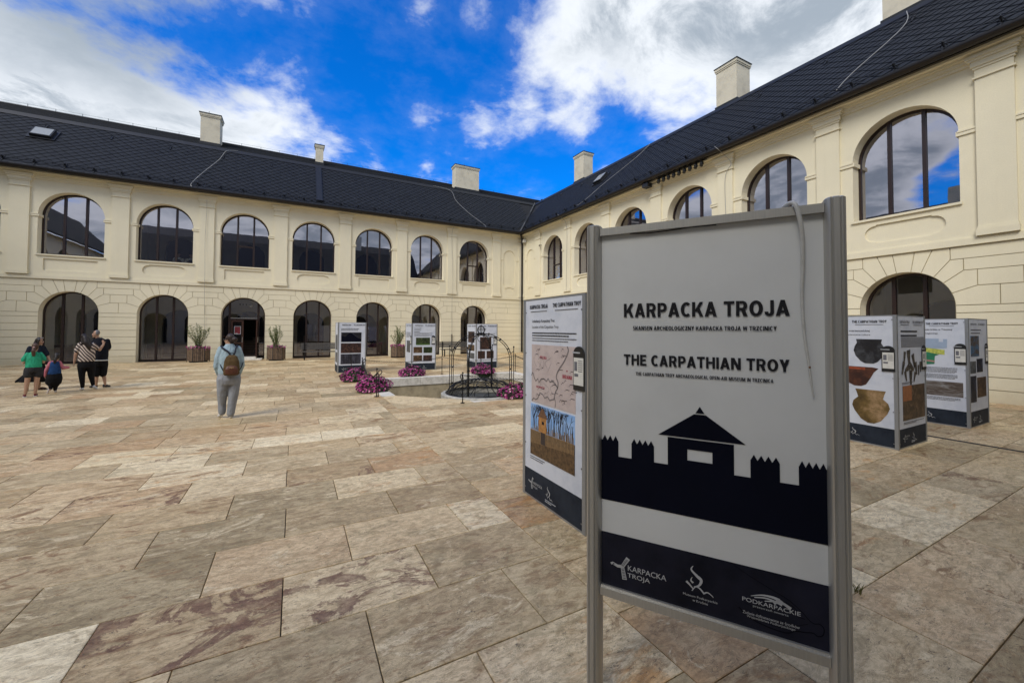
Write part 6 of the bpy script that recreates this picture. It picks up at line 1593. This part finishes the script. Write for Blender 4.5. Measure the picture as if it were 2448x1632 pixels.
mb = MB(); mb.tube([P(-.084, .0, .02), P(-.076, .085, .018), P(-.03, .104, .012)], .006, 6); mb.tube([P(.084, .0, .02), P(.076, .085, .018), P(.03, .104, .012)], .006, 6); mb.sphere(P(-.034, .100, .004), (.026, .014, .02), 10, 6, R3); mb.sphere(P(.034, .100, .004), (.026, .014, .02), 10, 6, R3); mb.build('sunglasses', BLKPL, pw, True)
bp = empty('backpack', (-16.45, -17.33, 0), .12); bp.scale = (.80, .88, 1); tag(bp, 'small brown backpack worn by the person in the denim jacket', 'backpack')
k_ = part(bp, 'bag', cloth('brown_canvas', (.105, .068, .032), .35, 14, .5), .011)
loft(k_, [(.045, -.205, .845, .13, .045), (.045, -.215, .87, .165, .065), (.045, -.22, 1.0, .165, .072), (.045, -.215, 1.12, .150, .062), (.045, -.205, 1.20, .115, .045), (.045, -.195, 1.235, .06, .028)])
k2 = part(bp, 'front_pocket', mat('brown_leather', (.095, .030, .014), .5, var=.3, scale=20), .009, 3); loft(k2, [(.045, -.268, .865, .11, .03), (.045, -.28, .90, .135, .035), (.045, -.285, .97, .130, .034), (.045, -.275, 1.02, .10, .024), (.045, -.268, 1.04, .05, .014)])
mb = MB()
for s, xt in ((-1, -.17), (1, .155)): mb.tube(smooth_pts([(.045+s*.03, -.175, 1.215), (.045+s*.065, -.165, 1.285), (xt+(-s*.03), -.11, 1.365), (xt, -.02, 1.405)], 5), .019, 6)
for s in (-1, 1): mb.tube([(.045+s*.14, -.19, .90), (.045+s*.20, -.14, 1.00), (.045+s*.235, -.06, 1.08)], .010, 6)
mb.build('straps', mat('navy_webbing', (.010, .014, .03), .8), bp, True)
mb = MB(); mb.tube(smooth_pts([(.01, -.20, 1.235), (.02, -.21, 1.27), (.07, -.21, 1.27), (.08, -.20, 1.235)], 4), .007, 6); mb.build('grab_handle', BLKPL, bp)
mb = MB(); mb.tube([(.0, -.322, 1.0), (.045, -.327, 1.003), (.09, -.322, 1.0)], .004, 6); mb.sphere((.045, -.325, .99), (.014, .004, .006), 8, 5); mb.build('zip', mat('brass', (.5, .38, .18), .4, metal=.8), bp)

# 2. girl in the green shirt
pg = empty('person', GIRL, 0.375); pg.scale = (.70, .84, 1); tag(pg, 'girl in green t-shirt and dark shorts with a ponytail, seen from behind', 'person')
b = part(pg, 'body', SKIN)
loft(b, [(0, 0, .66, .16, .11), (0, 0, .8, .14, .10), (0, 0, .98, .14, .10), (0, 0, 1.08, .12, .07), (0, 0, 1.12, .05, .05)])
limb(b, [(0, .01, 1.08), (.02, .02, 1.20)], [.048, .046]); P, R3 = head(b, 0, .03, .03, 1.225, -.35, .092)
limb(b, [(-.10, 0, .68), (-.135, .0, .38), (-.17, -.0, .08)], [.098, .068, .040]); limb(b, [(.10, 0, .68), (.085, .0, .38), (.06, 0, .08)], [.098, .068, .040])
for s in (-1, 1): limb(b, [(s*.15, 0, 1.04), (s*.235, -.01, .86), (s*.17, .12, .88)], [.050, .040, .028]); hand(b, (s*.17, .12, .88), (-s*.8, .5, .1), (0, 1, 0), .8, .6)
j = part(pg, 't_shirt', cloth('green_jersey', (.035, .36, .20), .4, 9, .8)); loft(j, [(0, 0, .735, .205, .145), (0, 0, .80, .20, .145), (0, 0, .95, .20, .135), (0, 0, 1.05, .175, .11), (0, 0, 1.10, .11, .08), (0, .01, 1.125, .075, .07)])
for s in (-1, 1): limb(j, [(s*.155, 0, 1.045), (s*.235, -.0, .935)], [.07, .068])
p_ = part(pg, 'shorts', cloth('charcoal_denim', (.035, .035, .038), .3)); loft(p_, [(0, 0, .62, .215, .145), (0, 0, .70, .215, .155), (0, 0, .77, .185, .135)]); limb(p_, [(-.115, 0, .66), (-.12, 0, .575)], [.12, .122]); limb(p_, [(.115, 0, .66), (.11, 0, .575)], [.12, .122])
s_ = part(pg, 'shoes', mat('red_shoe', (.13, .012, .02), .6), .008, 3); shoe(s_, -.175, .0, .008, .15, .9); shoe(s_, .06, .0, .008, -.25, .9)
mb = MB()
for x, a in ((-.175, .15), (.06, -.25)):
    Mx = Matrix.Translation((x, 0, 0)) @ Matrix.Rotation(a, 4, 'Z'); mb.add([Mx @ Vector((px, py, pz)) for pz in (.003, .02) for px, py in ((-.034, -.045), (.034, -.045), (.04, .08), (.02, .165), (-.02, .165), (-.04, .08))], [(0, 1, 2, 3, 4, 5), (6, 7, 8, 9, 10, 11)]+[(k, (k+1) % 6, 6+(k+1) % 6, 6+k) for k in range(6)])
mb.build('soles', WSHOE, pg)
h_ = part(pg, 'hair', hairmat('chestnut_hair', (.085, .035, .018)), .009); h_.sphere(P(0, -.028, .032), (.088, .096, .092), 16, 10, R3); h_.sphere(P(0, -.07, -.02), (.07, .05, .06), 12, 8, R3); limb(h_, [P(0, -.12, .0), P(.0, -.16, -.09), P(.01, -.15, -.18), P(.01, -.135, -.23)], [.035, .055, .048, .02])
mb = MB(); mb.tube([P(-.03, -.13, .01), P(0, -.145, .015), P(.03, -.13, .01)], .012, 6); mb.build('hair_tie', mat('pink_tie', (.6, .35, .32), .6), pg)

# 3. woman in the dark shirt behind the girl
pl_ = empty('person', LADY, 0.368); pl_.scale = (.70, .84, 1); tag(pl_, 'woman in dark shirt and long black skirt, sunglasses on her head, facing right', 'person')
b = part(pl_, 'body', SKIN)
loft(b, [(0, 0, .62, .18, .13), (0, 0, .8, .16, .12), (0, 0, 1.05, .16, .11), (0, .0, 1.17, .15, .08), (0, 0, 1.23, .06, .055)])
limb(b, [(.03, .0, 1.18), (.07, -.03, 1.31)], [.050, .048]); P, R3 = head(b, 0, .08, -.03, 1.345, -1.95, .098)
limb(b, [(.17, 0, 1.14), (.30, -.02, .93), (.38, -.06, .78)], [.050, .042, .028]); hand(b, (.38, -.06, .78), (.3, -.3, -.9), (1, 0, 0), .9, .5)
limb(b, [(-.17, 0, 1.14), (-.24, -.06, .92), (-.14, -.20, .82)], [.050, .042, .028]); hand(b, (-.14, -.20, .82), (.8, -.4, 0), (0, -1, 0), .9, .5)
for x in (-.20, .10): limb(b, [(x*.5, 0, .6), (x, .06, .35), (x, .0, .07)], [.10, .06, .038])
j = part(pl_, 'shirt', cloth('navy_jersey', (.016, .020, .030))); loft(j, [(0, 0, .70, .22, .16), (0, 0, .9, .21, .155), (0, 0, 1.08, .215, .14), (0, .0, 1.17, .18, .11), (0.02, 0, 1.225, .10, .08), (0.03, 0, 1.25, .07, .065)])
limb(j, [(.175, 0, 1.15), (.27, -.01, .99)], [.078, .075]); limb(j, [(-.175, 0, 1.15), (-.235, -.04, .99)], [.078, .075])
p_ = part(pl_, 'skirt', BLACKC, .013); loft(p_, [(-.02, .05, .24, .42, .26), (0, .03, .30, .40, .26), (0.05, 0, .48, .32, .24), (0.02, 0, .62, .24, .19), (0, 0, .78, .20, .15)]); limb(p_, [(-.2, .05, .38), (-.50, .10, .26)], [.13, .03]); limb(p_, [(.2, .03, .36), (.42, .02, .28)], [.16, .09])
s_ = part(pl_, 'shoes', mat('brown_sandal', (.10, .05, .035), .6), .008, 3); shoe(s_, -.20, .0, .0, 2.9); shoe(s_, .12, .02, .0, -1.8)
h_ = part(pl_, 'hair', hairmat('black_hair', (.014, .009, .008)), .009); h_.sphere(P(0, -.034, .034), (.086, .092, .090), 16, 10, R3); limb(h_, [P(0, -.07, .03), P(.02, -.12, -.07), P(.04, -.13, -.17), P(.03, -.13, -.23)], [.07, .06, .05, .025])
for s in (-1, 1): limb(h_, [P(s*.06, .01, .06), P(s*.078, -.02, -.03), P(s*.07, -.05, -.12)], [.024, .026, .022])
mb = MB()
for s in (-1, 1): mb.sphere(P(s*.036, .060, .100), (.028, .012, .020), 10, 6, R3); mb.tube([P(s*.06, .06, .095), P(s*.088, -.02, .05)], .004, 5)
mb.build('sunglasses', mat('glossy_lens', (.25, .24, .26), .1), pl_, True); eyes(pl_, P, R3)

# 4. small child crouching
pk = empty('person', KID, 0.353); pk.scale = (.70, .84, 1); tag(pk, 'small child in blue denim vest with pink sleeves, crouching and holding a hand', 'person')
b = part(pk, 'body', SKIN)
loft(b, [(0, 0, .40, .14, .12), (0, 0, .6, .12, .10), (0, 0, .76, .11, .08), (0, 0, .84, .05, .05)]); limb(b, [(.02, 0, .80), (.04, .01, .90)], [.042, .042]); P, R3 = head(b, 0, .045, .02, .945, -.25, .090)
limb(b, [(-.12, 0, .78), (-.21, -.01, .60), (-.23, .02, .44)], [.04, .034, .026]); hand(b, (-.23, .02, .44), (.1, .1, -1), (1, 0, 0), .62, .3)
limb(b, [(.12, 0, .78), (.21, 0, .66), (.37, .02, .66)], [.04, .034, .024]); hand(b, (.37, .02, .66), (1, 0, .15), (0, 0, -1), .62, .5)
limb(b, [(.06, .0, .35), (.06, .12, .32), (.03, .0, .07)], [.07, .05, .035]); limb(b, [(-.08, .0, .35), (-.10, .12, .30), (-.10, -.06, .10)], [.07, .05, .035])
j = part(pk, 'pink_top', cloth('pink_jersey', (.52, .17, .21), .25, 8)); loft(j, [(0, 0, .60, .125, .105), (0, 0, .74, .135, .10), (0, 0, .83, .09, .07), (.01, 0, .865, .055, .05)])
limb(j, [(-.12, 0, .79), (-.215, -.01, .61), (-.235, .02, .46)], [.058, .050, .036]); limb(j, [(.12, 0, .79), (.205, -.0, .66), (.35, .02, .66)], [.058, .052, .036])
j = part(pk, 'denim_vest', cloth('blue_denim', (.018, .055, .16), .5, 12)); loft(j, [(-.01, 0, .50, .185, .14), (-.0, 0, .56, .175, .14), (0, 0, .70, .150, .125), (0, 0, .80, .145, .10), (0, 0, .835, .10, .075)])
p_ = part(pk, 'trousers', BLACKC); loft(p_, [(-.01, .02, .17, .12, .10), (-.02, .03, .26, .21, .17), (-.01, .02, .38, .225, .18), (0, 0, .50, .19, .14), (0, 0, .56, .15, .12)]); limb(p_, [(.03, .0, .26), (.03, .0, .10)], [.085, .055]); limb(p_, [(-.08, -.02, .26), (-.09, -.05, .14)], [.085, .05])
s_ = part(pk, 'shoes', mat('pale_shoe', (.50, .46, .45), .6), .008, 3); shoe(s_, .035, -.02, .0, -.1, .75); shoe(s_, -.12, -.08, .07, .7, .75, -1.1)
h_ = part(pk, 'hair', hairmat('black_hair_2', (.012, .008, .007)), .009); h_.sphere(P(0, -.026, .030), (.086, .092, .090), 16, 10, R3); limb(h_, [P(0, -.10, .0), P(-.02, -.13, -.09), P(-.03, -.12, -.18)], [.045, .048, .03])
mb = MB(); mb.tube([P(-.03, -.125, .0), P(0, -.135, .005), P(.03, -.125, .0)], .010, 6); mb.build('hair_tie', WSHOE, pk)

# 5. woman in the zebra top
def zebra():
    m = bpy.data.materials.new('zebra_print'); m.use_nodes = True; t = NT(m.node_tree); b = t.n['Principled BSDF']; b.inputs['Roughness'].default_value = .85
    V = t.node('ShaderNodeTexCoord').outputs['Object']; v = t.node('ShaderNodeMapping', inp={0: V, 2: (0, .75, 0)}).outputs[0]
    wv = t.n.new('ShaderNodeTexWave'); t.l.new(v, wv.inputs[0]); wv.inputs['Scale'].default_value = 4.2; wv.inputs['Distortion'].default_value = 6.0; wv.inputs['Detail'].default_value = 1.5; wv.inputs['Detail Scale'].default_value = .55; wv.bands_direction = 'X'
    t.l.new(t.ramp(wv.outputs['Fac'], [(.44, (.025, .012, .012)), (.52, (.56, .47, .40))]), b.inputs['Base Color']); return m
pz = empty('person', ZEB, 0.317); pz.scale = (.70, .84, 1); tag(pz, 'woman in zebra striped top and black trousers with long dark hair, hugging the man', 'person')
b = part(pz, 'body', SKIN)
loft(b, [(0, 0, .78, .19, .13), (0, 0, .95, .17, .12), (0, 0, 1.15, .17, .11), (0, 0, 1.27, .16, .08), (0, 0, 1.34, .06, .055)]); limb(b, [(-.04, 0, 1.29), (-.05, .02, 1.41)], [.052, .05]); P, R3 = head(b, 0, -.06, .03, 1.445, -.9)
limb(b, [(-.19, 0, 1.24), (-.30, 0, 1.0), (-.33, .02, .78)], [.066, .055, .033]); hand(b, (-.33, .02, .78), (-.15, .05, -1), (1, 0, 0), .95, .4)
limb(b, [(.19, 0, 1.24), (.36, .08, 1.12), (.47, .13, 1.26)], [.062, .052, .033]); hand(b, (.47, .13, 1.26), (-.25, .05, 1), (0, .5, .0), .95, .1)
limb(b, [(-.10, 0, .8), (-.10, 0, .42), (-.08, 0, .07)], [.12, .07, .04]); limb(b, [(.10, 0, .8), (.13, .08, .45), (.21, .10, .12)], [.12, .07, .04])
j = part(pz, 'zebra_top', zebra()); loft(j, [(0, 0, .80, .245, .19), (0, 0, .90, .245, .185), (0, 0, 1.05, .24, .165), (0, 0, 1.20, .225, .14), (0, 0, 1.28, .17, .11), (-.02, 0, 1.335, .09, .075)])
limb(j, [(-.19, 0, 1.245), (-.275, 0, 1.10)], [.088, .084]); limb(j, [(.19, 0, 1.245), (.285, .04, 1.175)], [.084, .078])
p_ = part(pz, 'trousers', BLACKC); loft(p_, [(0, 0, .62, .235, .175), (0, 0, .72, .245, .19), (0, 0, .83, .225, .17)]); limb(p_, [(-.12, 0, .68), (-.115, 0, .42), (-.085, 0, .11)], [.14, .10, .062]); limb(p_, [(.12, 0, .68), (.14, .06, .42), (.20, .10, .15)], [.14, .10, .062])
s_ = part(pz, 'shoes', WSHOE, .008, 3); shoe(s_, -.08, 0, .0, .35); shoe(s_, .22, .06, .03, -.9, 1, -.5)
h_ = part(pz, 'hair', hairmat('black_hair_3', (.014, .007, .007)), .009); h_.sphere(P(0, -.03, .034), (.090, .096, .094), 16, 10, R3); h_.sphere(P(0, -.08, .06), (.06, .06, .055), 12, 8, R3)
limb(h_, [(-.06, -.05, 1.44), (-.03, -.11, 1.32), (.04, -.13, 1.22), (.08, -.13, 1.12)], [.085, .085, .070, .03]); limb(h_, [(-.13, -.02, 1.42), (-.12, -.07, 1.30)], [.05, .045]); limb(h_, [(.02, .0, 1.42), (.06, -.06, 1.30), (.11, -.09, 1.20)], [.06, .06, .03])
# 6. grey haired man
pm_ = empty('person', MAN, 0.303); pm_.scale = (.70, .84, 1); tag(pm_, 'grey haired man in black polo shirt and black shorts being hugged', 'person')
b = part(pm_, 'body', SKIN)
loft(b, [(0, 0, .82, .18, .13), (0, 0, 1.0, .17, .13), (0, 0, 1.25, .18, .12), (-.03, 0, 1.38, .16, .09), (-.06, 0, 1.44, .07, .06)]); limb(b, [(-.09, 0, 1.40), (-.14, -.01, 1.51)], [.062, .06]); P, R3 = head(b, 0, -.155, -.01, 1.55, 1.65, .102, .1)
limb(b, [(-.16, .02, 1.34), (-.30, .10, 1.18), (-.42, .04, 1.15)], [.055, .045, .032]); hand(b, (-.42, .04, 1.15), (-.8, -.5, 0), (0, -1, 0), 1.0, .4)
limb(b, [(.18, .03, 1.33), (.24, .14, 1.10), (.05, .26, 1.02)], [.058, .046, .032]); hand(b, (.05, .26, 1.02), (-1, 0, 0), (0, -1, 0), 1.0, .4)
limb(b, [(-.08, 0, .8), (-.10, .0, .46), (-.10, 0, .24), (-.10, .02, .08)], [.11, .062, .060, .038]); limb(b, [(.09, 0, .8), (.08, .02, .46), (.13, .0, .26), (.16, -.02, .08)], [.11, .066, .062, .038])
j = part(pm_, 'polo_shirt', cloth('black_pique', (.011, .012, .018))); loft(j, [(.01, 0, .80, .215, .185), (.01, 0, .95, .225, .20), (.01, 0, 1.12, .225, .185), (-.0, 0, 1.28, .225, .155), (-.02, 0, 1.38, .18, .12), (-.07, 0, 1.45, .09, .08)])
limb(j, [(.19, .03, 1.33), (.235, .09, 1.17)], [.088, .082]); limb(j, [(-.17, .02, 1.34), (-.25, .07, 1.24)], [.084, .078])
mb = MB(); mb.tube([(.01+.222*math.cos(2*PI*k/28), .192*math.sin(2*PI*k/28), .795) for k in range(28)], .017, 6, closed=True); mb.build('white_hem', WSHOE, pm_, True)
p_ = part(pm_, 'shorts', BLACKC); loft(p_, [(.01, 0, .62, .225, .16), (.01, 0, .72, .225, .19), (.01, 0, .81, .205, .175)]); limb(p_, [(-.10, 0, .66), (-.10, 0, .42)], [.13, .118]); limb(p_, [(.11, 0, .66), (.09, .01, .42)], [.13, .122])
s_ = part(pm_, 'shoes', mat('dark_trainer', (.02, .02, .025), .6), .008, 3); shoe(s_, -.11, .03, .0, 1.2, 1.1); shoe(s_, .13, -.02, .0, -1.2, 1.1, -.1)
h_ = part(pm_, 'hair', hairmat('grey_hair', (.20, .19, .19)), .009); h_.sphere(P(0, -.030, .045), (.082, .088, .078), 16, 10, R3)
for s in (-1, 1): h_.sphere(P(s*.062, -.02, .01), (.024, .05, .045), 10, 8, R3)
eyes(pm_, P, R3)
# visitors seated behind the upper window
for i, (s_x, lab, yw) in enumerate(((20.98, 'seated figure in white shirt and dark waistcoat, left of two behind the upper window', -1.2), (20.44, 'seated figure in white shirt and flat dark hat, right of two behind the upper window', .9))):
    e = empty('person', (-s_x, 1.0, 4.52)); tag(e, lab, 'person')
    b = part(e, 'body', SKIN, .013); loft(b, [(0, 0, .45, .15, .12), (0, 0, .8, .15, .1), (0, 0, .98, .13, .08), (0, 0, 1.05, .05, .05)]); limb(b, [(0, 0, 1.0), (0, -.01, 1.14)], [.05, .05]); P, R3 = head(b, 0, 0, -.01, 1.20, PI+yw)
    for s in (-1, 1): limb(b, [(s*.09, 0, .48), (s*.10, -.38, .50), (s*.10, -.36, .08)], [.09, .06, .04]); limb(b, [(s*.17, 0, .95), (s*.23, -.06, .70), (s*.10, -.28, .74)], [.045, .04, .03]); hand(b, (s*.10, -.28, .74), (-s*.6, -.6, 0), (0, 0, -1), .9, .4)
    j = part(e, 'white_shirt', cloth('white_cotton', (.62, .62, .60), .15), .013)
    loft(j, [(0, 0, .45, .18, .14), (0, 0, .8, .18, .13), (0, 0, .95, .16, .11), (0, 0, 1.04, .08, .07)])
    for s in (-1, 1): limb(j, [(s*.175, 0, .95), (s*.235, -.06, .70), (s*.13, -.24, .73)], [.07, .062, .05])
    j = part(e, 'waistcoat', BLACKC, .013); loft(j, [(0, 0, .44, .19, .15), (0, 0, .8, .19, .14), (0, 0, .93, .13, .12), (0, 0, .97, .09, .08)])
    h_ = part(e, 'hat', BLACKC, .010, 2); h_.sphere(P(0, -.02, .06), (.088, .098, .062), 14, 8, R3); h_.sphere(P(0, .0, .055), (.12, .13, .012), 16, 6, R3)
    t_ = part(e, 'trousers', BLACKC, .013); loft(t_, [(0, -.03, .42, .18, .16), (0, 0, .50, .19, .15)])
    for s in (-1, 1): limb(t_, [(s*.10, -.02, .48), (s*.11, -.38, .50), (s*.10, -.36, .10)], [.11, .08, .06])
    st_ = empty('stool', (-s_x, 1.0, 4.30)); st_.scale = (1, 1, 1.55); tag(st_, 'dark stool under the '+('left' if i == 0 else 'right')+' seated figure behind the upper window', 'stool')
    mb = MB(); mb.tube([(0, 0, .34), (0, 0, .38)], .18, 16); mb.build('seat', BW, st_)
    for k in range(4): mb = MB(); mb.tube([(.12*math.cos(PI/2*k+.7), .12*math.sin(PI/2*k+.7), .35), (.17*math.cos(PI/2*k+.7), .17*math.sin(PI/2*k+.7), .0)], .015, 6); mb.build('leg', BW, st_)
finish_people()
